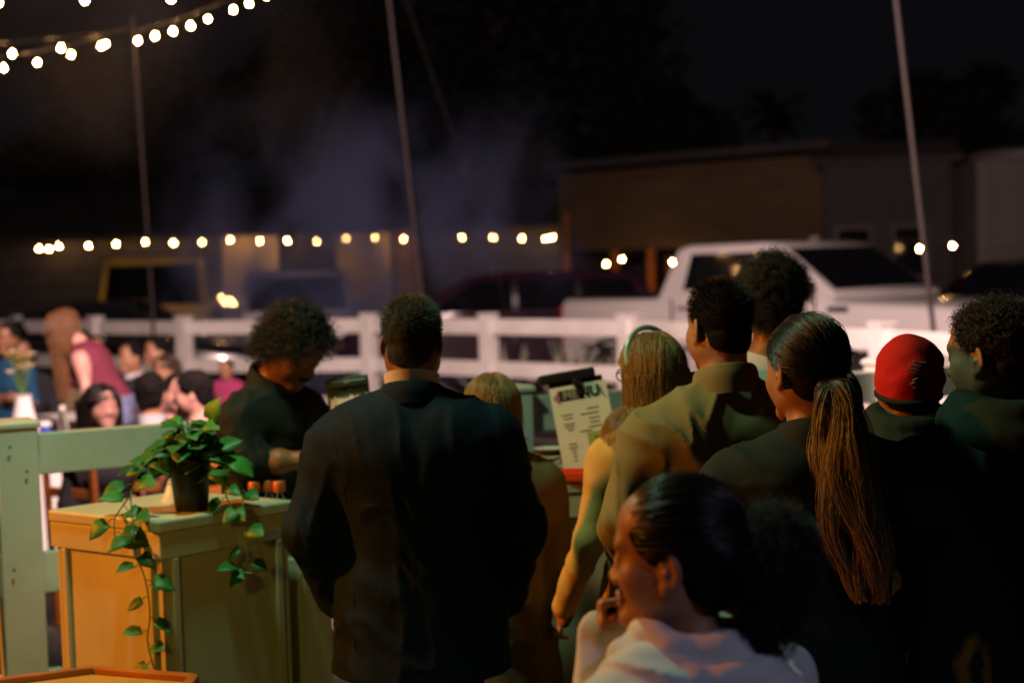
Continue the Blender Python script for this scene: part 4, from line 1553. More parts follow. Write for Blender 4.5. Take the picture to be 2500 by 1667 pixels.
    # hands (and bare forearms)
    for i in (-1, 1):
        hd = (hands or {}).get(i)
        if hd is None:
            d = wr[i] - el[i]
            hd = (d, (-i * 1.0, .25, 0), (.35, .5, .35))
        lo = np.minimum(wr[i], el[i]) - .06
        hi = np.maximum(wr[i], el[i]) + .06
        lo = np.minimum(lo, wr[i] - .2)
        hi = np.maximum(hi, wr[i] + .2)
        F = Field(lo, hi, vh)
        q = s * (.92 if female else 1.0)
        F.op(ecap(el[i] * .55 + wr[i] * .45, wr[i], (.036 * q, .033 * q), (.027 * q, .021 * q)), .02)
        if bare_arms:
            F.op(cap(el[i], el[i] * .6 + wr[i] * .4, .040 * q, .041 * q), .03)
            F.op(cap(el[i], el[i] * .5 + sh[i] * .5, .040 * q, .044 * q), .03)
        hand_prims(F, wr[i], hd[0], hd[1], q, i if len(hd) < 4 else hd[3], hd[2])
        parts.append(F.mesh())
    body = np_mesh('body', parts, SK[skin_m], root)
    # eyes and brows
    if fine:
        for sx_ in (-1, 1):
            c = hc + Rh @ np.array((sx_ * .031, .0815, .002)) * hs
            b = MB()
            b.lathe([(.0015, -.0118), (.007, -.0095), (.0112, -.004), (.0118, 0), (.0112, .004), (.007, .0095), (.0015, .0118)], seg=14)
            eo = b.build('eye', 'eye', root, True)
            eo.matrix_basis = Matrix.Translation(c) @ Matrix(Rh).to_4x4()
            io = MB().lathe([(.0055, .0095), (.0045, .0113), (.001, .0122)], seg=12, axis='Y').build('iris', 'iris', eo, True)
    # --- garments
    bvh = None
    if top:
        g = top_loose
        armlo = [p for p in (*sh.values(), *el.values(), *wr.values())]
        lo = np.min(armlo + [np.array((-.25, -.2, hem * s + dz if not sit else .40))], 0) - .10
        hi = np.max(armlo + [U(0, 0, 1.52), np.array((.25, .2, 1))], 0) + .10
        hz = hem * s + dz if not sit else .47 * s
        F = Field(lo, hi, top_h or (.0075 if fine else .016))
        torso(F, g)
        if hem < .9 and not sit:
            F.op(ecap(np.array((0, 0, hz)), pel, (.172 * build * s + g * 1.6, .122 * build * s + g * 1.6), (.166 * build * s + g, .116 * build * s + g)), .04)
        if sleeve > 0:
            for i in (-1, 1):
                armp(F, i, g * .9 if fine else .008, sleeve)
        nt_ = U(0, -.02, 1.50)
        nd = U(0, .01, 1.62) - nt_
        F.op(cap(nt_, nt_ + nd, nr + .006 + cuff, nr + .05), .008, 'sub')
        if folds:
            sd = seed * 13.7

            def wrinkle(X, Y, Z):
                c = fold_scale
                w1 = vnoise(X * 6 * c + sd, Y * 6 * c, Z * 4.5 * c, seed)
                w2 = vnoise(X * 12 * c + 1.6 * w1 + sd, Y * 12 * c - Z * 6 * c, Z * 8 * c + X * 6 * c + 1.6 * w1, seed + 3)
                w3 = vnoise(X * 26 * c + 1.2 * w2, Y * 26 * c + sd, Z * 16 * c, seed + 5)
                return folds * (.6 * w1 - 1.0 * (1 - np.abs(w2)) ** 2.4 + .42 + .22 * w3)
            F.warp(wrinkle)
        F.clip(lambda X, Y, Z: hz - Z + 0 * X + 0 * Y)
        tv, tq = F.mesh()
        np_mesh(top_name, [(tv, tq)], top, root)
        bvh = BVHTree.FromPolygons(tv.tolist(), tq.tolist())
    if trousers:
        lo = np.min([*hip.values(), *kn.values(), *an.values(), pel], 0) - .16
        hi = np.max([*hip.values(), *kn.values(), *an.values(), pel], 0) + .16
        F = Field(lo, hi, .013 if fine else .02)
        legp(F, .012)
        q = build * s
        F.op(ecap(pel + (0, 0, -.06 * s), pel + (0, 0, .07 * s), (.172 * q, .118 * q), (.156 * q, .112 * q)), .04)
        if skirt:
            F.op(ecap(np.array((0, 0, .45 * s)), pel, (.2 * q, .17 * q), (.165 * q, .115 * q)), .04)
        F.clip(lambda X, Y, Z: np.maximum(Z - (pel[2] + .10 * s), .07 * s - Z) + 0 * X + 0 * Y)
        np_mesh('trousers' if not skirt else 'skirt', [F.mesh()], CL[trousers], root)
    for i in (-1, 1):
        F = Field(an[i] - .14, an[i] + (.14, .30, .10), .010 if fine else .016)
        F.op(ecap(an[i] + (0, -.03, -.045 * s), an[i] + (0, .16 * s, -.055 * s), (.040 * s, .038 * s), (.044 * s, .030 * s)), .03)
        F.op(cap(an[i] + (0, -.01, 0), an[i] + (0, -.01, .03), .042 * s), .03)
        F.clip(lambda X, Y, Z: (.004 - Z) + 0 * X + 0 * Y)
        np_mesh('shoe', [F.mesh()], CL['shoe'], root)
    return dict(root=root, hc=hc, Rh=Rh, hs=hs, U=U, s=s, nr=nr, sh=sh, el=el, wr=wr, RL=RL, bx=bx, body=body, seed=seed, bvh=bvh)


def fab(name, c, rough=.85, var=None, scale=320, strength=.25, sheen=.0):
    return mat(name, c, rough, bump=(scale, strength, .0008), var=var or (9, .18), sheen=sheen, spec=.12)


CL = {'dark': fab('dark_trousers', (0.02, 0.021, 0.026)), 'jeans': fab('blue_jeans', (0.16, 0.19, 0.32)), 'khaki': fab('khaki_trousers', (0.2, 0.16, 0.1)),
      'shoe': mat('shoe_leather', (0.02, 0.018, 0.016), .4), 'teal': fab('teal_blue_dress', (0.012, 0.055, 0.11)), 'coat': fab('tan_coat_cloth', (0.20, 0.15, 0.075))}


def seam(P, pts, m, r=.0022, name='seam', side=-1):
    """sewn seam on the garment: pts (x, z) cast onto its back"""
    out_ = []
    for (x0, z0), (x1, z1) in zip(pts[:-1], pts[1:]):
        for k in range(8):
            x, z = x0 + (x1 - x0) * k / 8, z0 + (z1 - z0) * k / 8
            h_ = P['bvh'].ray_cast(Vector((x, side * .8, z)), Vector((0, -side, 0)))
            if h_[0] is not None:
                out_.append(h_[0])
    return MB().tube(out_, r, 6).build(name, m, P['root'], True) if len(out_) > 2 else None


# ------------------------------------------------------------------ collars
def collar(P, c, rx, ry, h, m, flare=.0, th=.004, tilt=-.25, name='collar', fold=0.0, gap=.35, n=40):
    """band of cloth round the neck, open at the front by gap radians; fold > 0 turns the upper edge outwards and down"""
    R_ = P['RL']
    rows = []
    prof = [(0, 0), (.5, .3), (1.0, 1.0)]
    if fold:
        prof = [(0, 0), (.6, .05), (.95, .25), (1.0, .5), (.85, .9), (.35, 1.25), (fold, 1.5)]
    inner = [(z, f) for z, f in prof]
    pts = []
    for z, f in inner:
        pts.append((z * h, f * flare))
    out_ = [(z, r + th) for z, r in pts] if not fold else None
    loop = pts + ([(z, r) for z, r in out_[::-1]] if out_ else [(z - th, r + th * .3) for z, r in pts[::-1]])
    rings = []
    for k in range(n + 1):
        a = PI / 2 + gap / 2 + (2 * PI - gap) * k / n
        ring = []
        for z, r in loop:
            x, y = (rx + r) * math.cos(a), (ry + r) * math.sin(a)
            zz = z + tilt * y
            ring.append(tuple(c + R_ @ np.array((x, y, zz))))
        rings.append(ring)
    return MB().loft(rings).build(name, m, P['root'], True, angle=60)


# ------------------------------------------------------------------ hair
SC = np.array((0, -.012, .035))
SR = np.array((.075, .096, .085))


def hairline(y):
    return np.interp(y, [-.115, -.085, -.035, -.005, .020, .045, .066, .085], [-.085, -.072, -.040, .008, .018, .040, .074, .090])


def to_body(P, q):
    return P['hc'] + (np.asarray(q) * P['hs']) @ P['Rh'].T


def scalp(n, r, pad=.002, line=0.0):
    out_ = []
    while sum(len(o) for o in out_) < n:
        d = r.normal(size=(n, 3))
        d /= np.linalg.norm(d, axis=1)[:, None]
        p = SC + d * (SR + pad)
        ok = p[:, 2] > hairline(p[:, 1]) + line
        out_.append(p[ok])
    p = np.concatenate(out_)[:n]
    nr = (p - SC) / (SR ** 2)
    m_ = max(1, n // 7)
    d = r.normal(size=(m_ * 8, 3))
    d /= np.linalg.norm(d, axis=1)[:, None]
    NR = np.array((.060, .055, .075)) + pad
    q = np.array((0, -.045, -.02)) + d * NR
    ok = (q[:, 2] > hairline(q[:, 1]) + line) & (q[:, 2] < .0) & (q[:, 1] < -.03)
    q = q[ok][:m_]
    p[:len(q)] = q
    nr[:len(q)] = (q - np.array((0, -.045, -.02))) / NR ** 2
    nr /= np.linalg.norm(nr, axis=1)[:, None]
    return p, nr


def hair_cap(P, m, th=.008, bump=(0, 20), line=0.0, h=.0045, extra=None, seed=0, clip=True, sub='hair'):
    """solid under-layer of hair on the scalp"""
    hc, Rh, hs = P['hc'], P['Rh'], P['hs']
    big = .16 + (0 if extra is None else extra.get('pad', .0))
    F = Field(hc - big, hc + big, h)
    X, Y, Z = F.grid()
    x, y, z = X - hc[0], Y - hc[1], Z - hc[2]
    a = (Rh[0, 0] * x + Rh[1, 0] * y + Rh[2, 0] * z) / hs
    b = (Rh[0, 1] * x + Rh[1, 1] * y + Rh[2, 1] * z) / hs
    c = (Rh[0, 2] * x + Rh[1, 2] * y + Rh[2, 2] * z) / hs
    rr = SR + th
    u0, v0, w0 = (a - SC[0]) / rr[0], (b - SC[1]) / rr[1], (c - SC[2]) / rr[2]
    k0 = np.sqrt(u0 ** 2 + v0 ** 2 + w0 ** 2)
    d = (k0 - 1) * rr.min()
    # nape
    q = np.sqrt((a / (.060 + th)) ** 2 + ((b + .045) / (.055 + th)) ** 2 + ((c + .02) / .075) ** 2)
    d = np.minimum(d, (q - 1) * .05)
    if bump[0]:
        d = d - bump[0] * vnoise(a * bump[1], b * bump[1], c * bump[1], seed) - bump[0] * .5 * vnoise(a * bump[1] * 2.2, b * bump[1] * 2.2, c * bump[1] * 2.2, seed + 1)
    if clip:
        hl = hairline(b) + line
        d = np.maximum(d, (hl - c) * .8 + .004 * vnoise(a * 60, b * 60, c * 60, seed))
    F.F = (d * hs).astype(np.float32)
    return np_mesh(sub, [F.mesh()], m, P['root'])


def strands(name, arr, rad, m, parent, tip=.35):
    """hair strands: arr (n, k, 3) in body space"""
    n_, k = arr.shape[:2]
    hc_ = bpy.data.hair_curves.new(name)
    hc_.add_curves([k] * n_)
    hc_.attributes['position'].data.foreach_set('vector', arr.astype(np.float32).ravel())
    ra = hc_.attributes.get('radius') or hc_.attributes.new('radius', 'FLOAT', 'POINT')
    prof = np.linspace(1, tip, k)
    ra.data.foreach_set('value', (np.tile(prof, (n_, 1)) * rad).astype(np.float32).ravel())
    return link(name, hc_, m, parent)


def short_hair(P, m, cap_m, n=3800, L=(.012, .03), comb=(0, .3, .5), seed=0, rad=.00055, th=.006, fade=True, jitter=.35, line=0.0, lift=.8):
    r = np.random.default_rng(seed)
    c = hair_cap(P, cap_m, th, (.0012, 60), line, seed=seed)
    p, nr = scalp(n, r, th * .4, line)
    top_w = np.clip((p[:, 2] - .0) / .10, 0, 1) if fade else np.ones(n)
    ln = (L[0] + (L[1] - L[0]) * top_w) * r.uniform(.7, 1.15, n)
    d = nr * lift + np.array(comb) * (.35 + .65 * top_w[:, None]) + r.normal(size=(n, 3)) * jitter * .5
    # comb along the scalp
    d /= np.linalg.norm(d, axis=1)[:, None]
    k = 5
    pts = np.zeros((n, k, 3))
    q = p.copy()
    for i in range(k):
        pts[:, i] = q
        d = d + np.array((0, 0, -.12)) + r.normal(size=(n, 3)) * jitter * .25
        d /= np.linalg.norm(d, axis=1)[:, None]
        q = q + d * (ln / (k - 1))[:, None]
    strands('strands', to_body(P, pts.reshape(-1, 3)).reshape(n, k, 3), rad, m, c)
    return c


def curly_hair(P, m, cap_m, n=1500, L=(.03, .07), rad_c=(.005, .010), turns=3.0, seed=0, rad=.0008, th=.016, cap_bump=.010, grow=.7, grav=-.35, line=0.0, mask=None, fade=False):
    r = np.random.default_rng(seed)
    c = hair_cap(P, cap_m, th, (cap_bump, 45), line, seed=seed)
    p, nr = scalp(n, r, th * .3, line)
    if mask is not None:
        ok = mask(p)
        p, nr = p[ok], nr[ok]
        n = len(p)
    top_w = np.clip((p[:, 2] - .0) / .09, 0.0, 1) if fade else np.ones(n)
    ln = r.uniform(L[0], L[1], n) * (.25 + .75 * top_w)
    k = 16
    d = nr * grow + r.normal(size=(n, 3)) * .45
    d /= np.linalg.norm(d, axis=1)[:, None]
    a0 = r.uniform(0, 2 * PI, n)
    rc = r.uniform(*rad_c, n) * (.4 + .6 * top_w)
    tn = turns * r.uniform(.7, 1.3, n)
    q = p.copy()
    pts = np.zeros((n, k, 3))
    for i in range(k):
        t_ = i / (k - 1)
        u_ = np.cross(d, np.array((.3, .5, .81)))
        u_ /= np.linalg.norm(u_, axis=1)[:, None] + 1e-9
        v_ = np.cross(d, u_)
        ang = a0 + 2 * PI * tn * t_
        w = (rc * min(1, t_ * 3))[:, None]
        pts[:, i] = q + w * (u_ * np.cos(ang)[:, None] + v_ * np.sin(ang)[:, None])
        d = d + np.array((0, 0, grav)) * .25
        d /= np.linalg.norm(d, axis=1)[:, None]
        q = q + d * (ln / (k - 1))[:, None]
        # keep outside the skull
        e_ = (q - SC) / (SR + .004)
        l_ = np.linalg.norm(e_, axis=1)
        ins = l_ < 1
        q[ins] = SC + e_[ins] / l_[ins][:, None] * (SR + .004)
    strands('strands', to_body(P, pts.reshape(-1, 3)).reshape(n, k, 3), rad, m, c)
    return c


def long_hair(P, m, cap_m, length=.42, n=2600, seed=0, rad=.0008, wave=.004, part=(0, .03), th=.008, front=False, spread=1.0, cap_extra=True):
    """hair that follows the skull down and then hangs"""
    r = np.random.default_rng(seed)
    c = hair_cap(P, cap_m, th, (.0015, 40), 0, seed=seed)
    p, nr = scalp(n, r, th * .5)
    if not front:
        pass
    k = 20
    Rh = P['Rh']
    down = Rh.T @ np.array((0, 0, -1.0))
    q = p.copy()
    pts = np.zeros((n, k, 3))
    off = r.uniform(.006, .022, n)
    ph = r.uniform(0, 2 * PI, n)
    ln = length * r.uniform(.8, 1.05, n)
    d = nr * .3 + down
    for i in range(k):
        t_ = i / (k - 1)
        pts[:, i] = q + wave * np.sin(ph + t_ * 14)[:, None] * np.array((.8, .6, 0)) * t_
        e_ = (q - SC) / (SR + off[:, None])
        nn = e_ / (np.linalg.norm(e_, axis=1)[:, None] + 1e-9)
        side = np.stack([np.sign(q[:, 0]) * .35 * spread, -.35 + 0 * q[:, 0], 0 * q[:, 0]], 1)
        near = np.clip(1.6 - np.linalg.norm(e_, axis=1), 0, 1)[:, None]
        g = down + side * near * np.clip((q[:, 2:3] - .02) / .1, 0, 1) * 1.6
        g = g - nn * np.minimum(0, (g * nn).sum(1))[:, None] * near
        d = d * .35 + g * .65 + r.normal(size=(n, 3)) * .05
        d /= np.linalg.norm(d, axis=1)[:, None]
        q = q + d * (ln / (k - 1))[:, None]
        e_ = (q - SC) / (SR + off[:, None])
        l_ = np.linalg.norm(e_, axis=1)
        ins = l_ < 1
        q[ins] = SC + e_[ins] / l_[ins][:, None] * (SR + off[ins][:, None])
        # stay off the face: pull strands behind the front of the ears
        low = q[:, 2] < .03
        q[low, 1] = np.minimum(q[low, 1], .015 + .25 * (.03 - q[low, 2]) * (1 if front else 0))
    b = to_body(P, pts.reshape(-1, 3)).reshape(n, k, 3)
    # keep clear of the shoulders and the back
    for i in (-1, 1):
        a, e_ = P['U'](i * .15, -.02, 1.41), P['U'](0, -.03, 1.44)
        for kk in range(k):
            v = b[:, kk] - (a + e_) / 2
            l_ = np.linalg.norm(v, axis=1)
            ins = l_ < .105
            b[ins, kk] = (a + e_) / 2 + v[ins] / l_[ins][:, None] * .105
    strands('strands', b, rad, m, c)
    return c


def pulled_hair(P, m, cap_m, tie, n=2200, seed=0, rad=.0006, th=.007, line=-.012):
    """hair combed tightly over the skull to the tie point (head-local)"""
    r = np.random.default_rng(seed)
    c = hair_cap(P, cap_m, th, (.0010, 50), line, seed=seed)
    p, nr = scalp(n, r, th * .8, line)
    tie = np.array(tie)
    k = 12
    pts = np.zeros((n, k, 3))
    a = (p - SC) / SR
    b = (tie - SC) / SR
    a /= np.linalg.norm(a, axis=1)[:, None]
    lb = np.linalg.norm(b)
    b /= lb
    om = np.arccos(np.clip(a @ b, -1, .9999))
    jit = r.normal(size=(n, 3)) * .004
    for i in range(k):
        t_ = i / (k - 1)
        s1, s2 = np.sin((1 - t_) * om) / np.sin(om), np.sin(t_ * om) / np.sin(om)
        dd = a * s1[:, None] + b * s2[:, None]
        rr = SR + th + .002 * np.sin(t_ * PI) + (lb - 1) * .05 * t_ ** 3
        pts[:, i] = SC + dd * rr + jit * math.sin(t_ * PI)
    strands('strands', to_body(P, pts.reshape(-1, 3)).reshape(n, k, 3), rad, m, c)
    return c


def tail(P, m, guide, n=700, r0=.018, r1=.05, r2=.03, wave=.01, freq=9, seed=0, rad=.0008, name='ponytail', k=26, curl=0.0, core_m=None, locks=True):
    """loose lock of hair along a guide in body space, with a solid core"""
    r = np.random.default_rng(seed)
    g = np.array(guide, float)
    # resample with Catmull-Rom
    t_ = np.linspace(0, len(g) - 1, k)
    i0 = np.clip(t_.astype(int), 0, len(g) - 2)
    f = (t_ - i0)[:, None]
    p0, p1, p2, p3 = g[np.maximum(i0 - 1, 0)], g[i0], g[i0 + 1], g[np.minimum(i0 + 2, len(g) - 1)]
    C_ = .5 * (2 * p1 + (p2 - p0) * f + (2 * p0 - 5 * p1 + 4 * p2 - p3) * f ** 2 + (3 * p1 - p0 - 3 * p2 + p3) * f ** 3)
    u_ = np.array((1, 0, 0.))
    v_ = np.array((0, 1., 0))
    prof = np.interp(np.linspace(0, 1, k), [0, .10, .25, .5, .85, 1], ([r0 * .45, r0 * .75, r0 * 1.3, r1, r1 * .85, r2] if locks else [r0, r0 * 1.6, r1 * .95, r1, r1 * .9, r2]))
    core = None
    rings = []
    for i in range(k):
        rings.append([tuple(C_[i] + (u_ * math.cos(a) + v_ * math.sin(a)) * prof[i] * .50 * (1 + .18 * math.sin(3 * a + i * .5))) for a in np.linspace(0, 2 * PI, 12, endpoint=False)])
    core = MB().loft(rings).build(name, core_m or m, P['root'], True, angle=80)
    lock = r.integers(0, 9, n)
    ang = lock * 2 * PI / 9 + r.normal(size=n) * .26
    rr = np.clip(.82 + .22 * r.normal(size=n), .3, 1.3)
    ph = lock * 1.9 + r.normal(size=n) * .22
    ln = r.uniform(.72, 1.0, n)
    if not locks:
        ang = r.uniform(0, 2 * PI, n)
        rr = np.sqrt(r.uniform(.3, 1.25, n))
        ph = r.uniform(0, 6, n)
    pts = np.zeros((n, k, 3))
    s_ = np.linspace(0, 1, k)
    for i in range(k):
        t1 = s_[i] * ln
        c = np.stack([np.interp(t1, s_, C_[:, j]) for j in range(3)], 1)
        q = np.interp(t1, s_, prof)
        a = ang + .4 * np.sin(ph + t1 * 4)
        pts[:, i] = c + (np.cos(a) * rr * q)[:, None] * u_ + (np.sin(a) * rr * q)[:, None] * v_
        w = wave * t1 ** .7
        pts[:, i] += (w * np.sin(ph + t1 * freq * 2))[:, None] * u_ + (w * np.cos(ph * 1.7 + t1 * freq * 2))[:, None] * v_ * .6
        if curl:
            pts[:, i] += curl * (np.cos(ph * 3 + t1 * 40)[:, None] * u_ + np.sin(ph * 3 + t1 * 40)[:, None] * np.array((0, .5, .85)))
    strands('strands', pts, rad, m, core)
    return core


def puff(P, c, rad3, m, cap_m, n=1800, seed=0, L=(.02, .05), rc=(.004, .007), turns=3.0, rad=.0006, name='curly_tail'):
    """round mass of tied curls: lumpy core and curls growing out of it (body space)"""
    c, rad3 = _v(c), _v(rad3)
    F = Field(c - rad3.max() * 1.4, c + rad3.max() * 1.4, .005)
    F.op(ell(c, rad3 * .92), .01)
    F.warp(lambda X, Y, Z: .009 * vnoise(X * 48, Y * 48, Z * 48, seed) + .005 * vnoise(X * 110, Y * 110, Z * 110, seed + 1))
    o = np_mesh(name, [F.mesh()], cap_m, P['root'])
    r = np.random.default_rng(seed)
    d = r.normal(size=(n, 3))
    d /= np.linalg.norm(d, axis=1)[:, None]
    q = c + d * rad3 * .82
    k = 18
    ln = r.uniform(*L, n)
    a0, tn, w0 = r.uniform(0, 6.28, n), turns * r.uniform(.7, 1.3, n), r.uniform(*rc, n)
    d = d + r.normal(size=(n, 3)) * .5
    pts = np.zeros((n, k, 3))
    for i in range(k):
        t_ = i / (k - 1)
        d /= np.linalg.norm(d, axis=1)[:, None]
        u_ = np.cross(d, (.3, .5, .81))
        u_ /= np.linalg.norm(u_, axis=1)[:, None]
        v_ = np.cross(d, u_)
        g = a0 + 6.28 * tn * t_
        pts[:, i] = q + (w0 * min(1, 3 * t_))[:, None] * (u_ * np.cos(g)[:, None] + v_ * np.sin(g)[:, None])
        d = d + np.array((0, 0, -.14))
        q = q + d * (ln / k)[:, None]
    strands('strands', pts, rad, m, o)
    return o


def streaked_hair(name, dark, light, frac):
    m = hair_mat(name, dark)
    rp = [n_ for n_ in m.node_tree.nodes if n_.type == 'VALTORGB'][0]
    e_ = rp.color_ramp.elements
    e_[0].color = (*dark, 1)
    e_[1].color = (*light, 1)
    e_[0].position = 1 - frac
    e_[1].position = 1 - frac * .3
    nt = m.node_tree
    hi = [n_ for n_ in nt.nodes if n_.type == 'HAIR_INFO'][0]
    r2 = nt.nodes.new('ShaderNodeMapRange')
    r2.inputs[1].default_value = .05
    r2.inputs[2].default_value = .35
    nt.links.new(hi.outputs['Intercept'], r2.inputs[0])
    mx = nt.nodes.new('ShaderNodeMixRGB')
    mx.inputs[1].default_value = (*dark, 1)
    nt.links.new(r2.outputs[0], mx.inputs[0])
    nt.links.new(rp.outputs[0], mx.inputs[2])
    nt.links.new(mx.outputs[0], nt.nodes['Principled BSDF'].inputs['Base Color'])
    return m


def hood(P, m, n=5, z0=1.478, r0=(.090, .085), step=(.017, .020), drop=.030, rad=(.024, .026, .027, .025, .020), span=2.3, h=.006, noise_=1.0, k=.012):
    s_ = P['s']
    F = Field(P['U'](-.26, -.30, 1.12), P['U'](.26, .18, 1.66), h)
    for j in range(n):
        rx_, ry_ = r0[0] + step[0] * j, r0[1] + step[1] * j
        zz = z0 - drop * j
        pts = [P['U'](rx_ * math.sin(a), -.022 - ry_ * math.cos(a), zz + .020 * (1 - math.cos(a)) - .045 * j / 5 * max(0, math.cos(a))) for a in np.linspace(-span + .16 * j, span - .16 * j, 15)]
        for a, b in zip(pts[:-1], pts[1:]):
            F.op(cap(a, b, rad[j] * s_), k)
    F.warp(lambda X, Y, Z: noise_ * (-.005 * vnoise(X * 14, Y * 14, Z * 9, 5) - .003 * vnoise(X * 30, Y * 30, Z * 24, 6)))
    return np_mesh('hood', [F.mesh()], m, P['root'])


def hair_mass(P, caps, m, name='loose_hair', h=.009, seed=0, amp=.006, n=900, rad=.0014, strand_m=None):
    """hanging lock: tapered capsules in body space plus strands laid along them"""
    A = np.array([p for c in caps for p in c[:2]])
    F = Field(A.min(0) - .1, A.max(0) + .1, h)
    for a, b, ra, rb in caps:
        F.op(cap(a, b, ra, rb), .03)
    F.warp(lambda X, Y, Z: amp * vnoise(X * 45, Y * 45, Z * 6, seed))
    o = np_mesh(name, [F.mesh()], m, P['root'])
    if strand_m:
        r = np.random.default_rng(seed)
        out_ = []
        k = 14
        for a, b, ra, rb in caps:
            a, b = _v(a), _v(b)
            u_ = np.cross(b - a, (0.3, 1, .2))
            u_ /= np.linalg.norm(u_)
            v_ = np.cross(b - a, u_)
            v_ /= np.linalg.norm(v_)
            q = n // len(caps)
            an_ = r.uniform(0, 2 * PI, q)
            ex = r.uniform(.9, 1.15, q)
            t_ = np.linspace(-.05, 1.12, k)
            ph = r.uniform(0, 6, q)
            pr = np.array([ra + (rb - ra) * np.clip(x, 0, 1) for x in t_])
            p_ = a + t_[None, :, None] * (b - a) + (np.cos(an_)[:, None] * pr * ex[:, None])[..., None] * u_ + (np.sin(an_)[:, None] * pr * ex[:, None])[..., None] * v_
            p_ = p_ + .005 * np.sin(ph[:, None] + t_ * 7)[..., None] * u_
            out_.append(p_)
        strands('strands', np.concatenate(out_), rad, strand_m, o)
    return o


HM = {}
for nm, c in (('black', (0.010, 0.008, 0.007)), ('brown', (0.035, 0.020, 0.011)), ('blond', (0.34, 0.22, 0.08)), ('grey', (0.055, 0.055, 0.050)), ('bronze', (0.22, 0.12, 0.05)),
              ('auburn', (0.16, 0.075, 0.03))):
    HM[nm] = (hair_mat(nm + '_hair', c), mat(nm + '_hair_mass', tuple(x * .8 for x in c), .85, bump=(220, .5, .002), var=(40, .4), spec=.12))

# ================================================================== the people in the queue
CL.update(suit=fab('navy_suit_wool', (0.0085, 0.020, 0.038), .8, (60, .35), 700, .35), blackshirt=fab('black_shirt_cotton', (0.024, 0.026, 0.026), .75),
          olive=fab('olive_shirt_cotton', (0.22, 0.21, 0.10), .85), cream=fab('cream_knit', (0.62, 0.42, 0.13), .9), tee=fab('white_tee', (0.62, 0.62, 0.66), .85),
          jacket=fab('dark_green_jacket', (0.022, 0.040, 0.034), .8), black=fab('black_jacket', (0.020, 0.030, 0.028), .8),
          hoodie=mat('white_fleece', (0.66, 0.64, 0.64), .9, bump=(260, .35, .0015), var=(12, .1), sheen=.2, spec=.2),
          beanie=mat('red_knit', (0.62, 0.020, 0.018), .9, bump=(380, .5, .002), var=(30, .25), spec=.2), whiteshirt=fab('white_shirt', (0.72, 0.72, 0.76), .7),
          burgundy=fab('burgundy_top', (0.17, 0.035, 0.06)), oliveb=fab('olive_brown_shirt', (0.16, 0.13, 0.07)), darksuit=fab('charcoal_suit', (0.03, 0.03, 0.035)),
          pale=fab('pale_shirt', (0.50, 0.44, 0.36)), pinktop=fab('fuchsia_top', (0.36, 0.05, 0.14)))

# ---- man in the suit
P = person('man in a dark navy suit standing with his back turned before the counter', (-0.27, 4.20, 0), R(-2), 1.705, 'brown', build=1.18, shoulder=1.02, head=(R(-3), R(-4), 0),
           arms={1: ((.285, -.05, 1.12), (.235, .10, .90)), -1: ((-.290, -.05, 1.12), (-.245, .10, .90))}, top=CL['suit'], top_name='jacket', top_loose=.028, hem=.72, folds=.008, top_h=.0062, fold_scale=1.0, cuff=-.002, seed=2, drop=.06)
short_hair(P, *HM['grey'], n=5200, L=(.007, .024), comb=(.1, .25, .25), seed=2, rad=.0006, th=.005)
cb = P['U'](0, -.024, 1.478)
collar(P, cb, .067, .069, .064, CL['whiteshirt'], .004, .004, -.30, 'shirt_collar')
collar(P, cb + np.array((0, -.002, -.018)), .076, .080, .050, CL['suit'], .012, .006, -.30, 'jacket_collar', fold=-.15, gap=1.2)
seam(P, [(0, 1.42), (0, 1.2), (.004, 1.0), (0, .73)], CL['suit'], .0011)
seam(P, [(-.20, 1.36), (-.175, 1.2), (-.16, 1.05), (-.165, .75)], CL['suit'], .0011)
seam(P, [(.20, 1.36), (.175, 1.2), (.16, 1.05), (.165, .75)], CL['suit'], .0011)

# ---- bartender
P = person('bartender in a black shirt bending over behind the counter', (-0.86, 5.19, 0), R(-122), 1.685, 'brown', build=1.0, lean=.20, head=(R(4), R(-28), 0),
           arms={1: ((.20, .07, 1.25), (.07, .29, 1.30)), -1: ((-.26, .10, 1.22), (-.07, .33, 1.25))},
           hands={1: ((-.5, .8, -.15), (-.3, -.2, -1), (.5, .6, .4)), -1: ((.6, .7, -.1), (.3, -.2, -1), (.5, .6, .4))},
           top=CL['blackshirt'], sleeve=.58, bare_arms=True, top_loose=.017, folds=.009, hem=.82, seed=3)
curly_hair(P, *HM['black'], n=2600, L=(.045, .095), rad_c=(.006, .011), turns=2.6, seed=3, rad=.0010, th=.026, cap_bump=.012, grow=.8, grav=-.55)
collar(P, P['U'](0, -.024, 1.470), .068, .072, .048, CL['blackshirt'], .012, .004, -.30, fold=-.35, gap=.9)
b = MB()
for i in range(2):
    sx_ = (-1, 1)[i]
    b.tube([to_body(P, (0, .1035, -.053)), to_body(P, (sx_ * .014, .100, -.0545)), to_body(P, (sx_ * .026, .089, -.061))], [.0055, .005, .002], 7)
b.build('moustache', HM['black'][1], P['root'], True)

# ---- short blond person behind the suit
P = person('short blond-haired person in a tan coat half hidden behind the suited man', (-0.062, 4.62, 0), R(6), 1.445, 'light', female=True, build=1.0, top=CL['coat'], top_name='coat', top_loose=.026, hem=.55,
           head=(R(10), R(-6), 0), folds=.007, seed=4, headscale=1.0)
long_hair(P, *HM['blond'], length=.17, n=7000, seed=4, rad=.0006, wave=.003, th=.012)

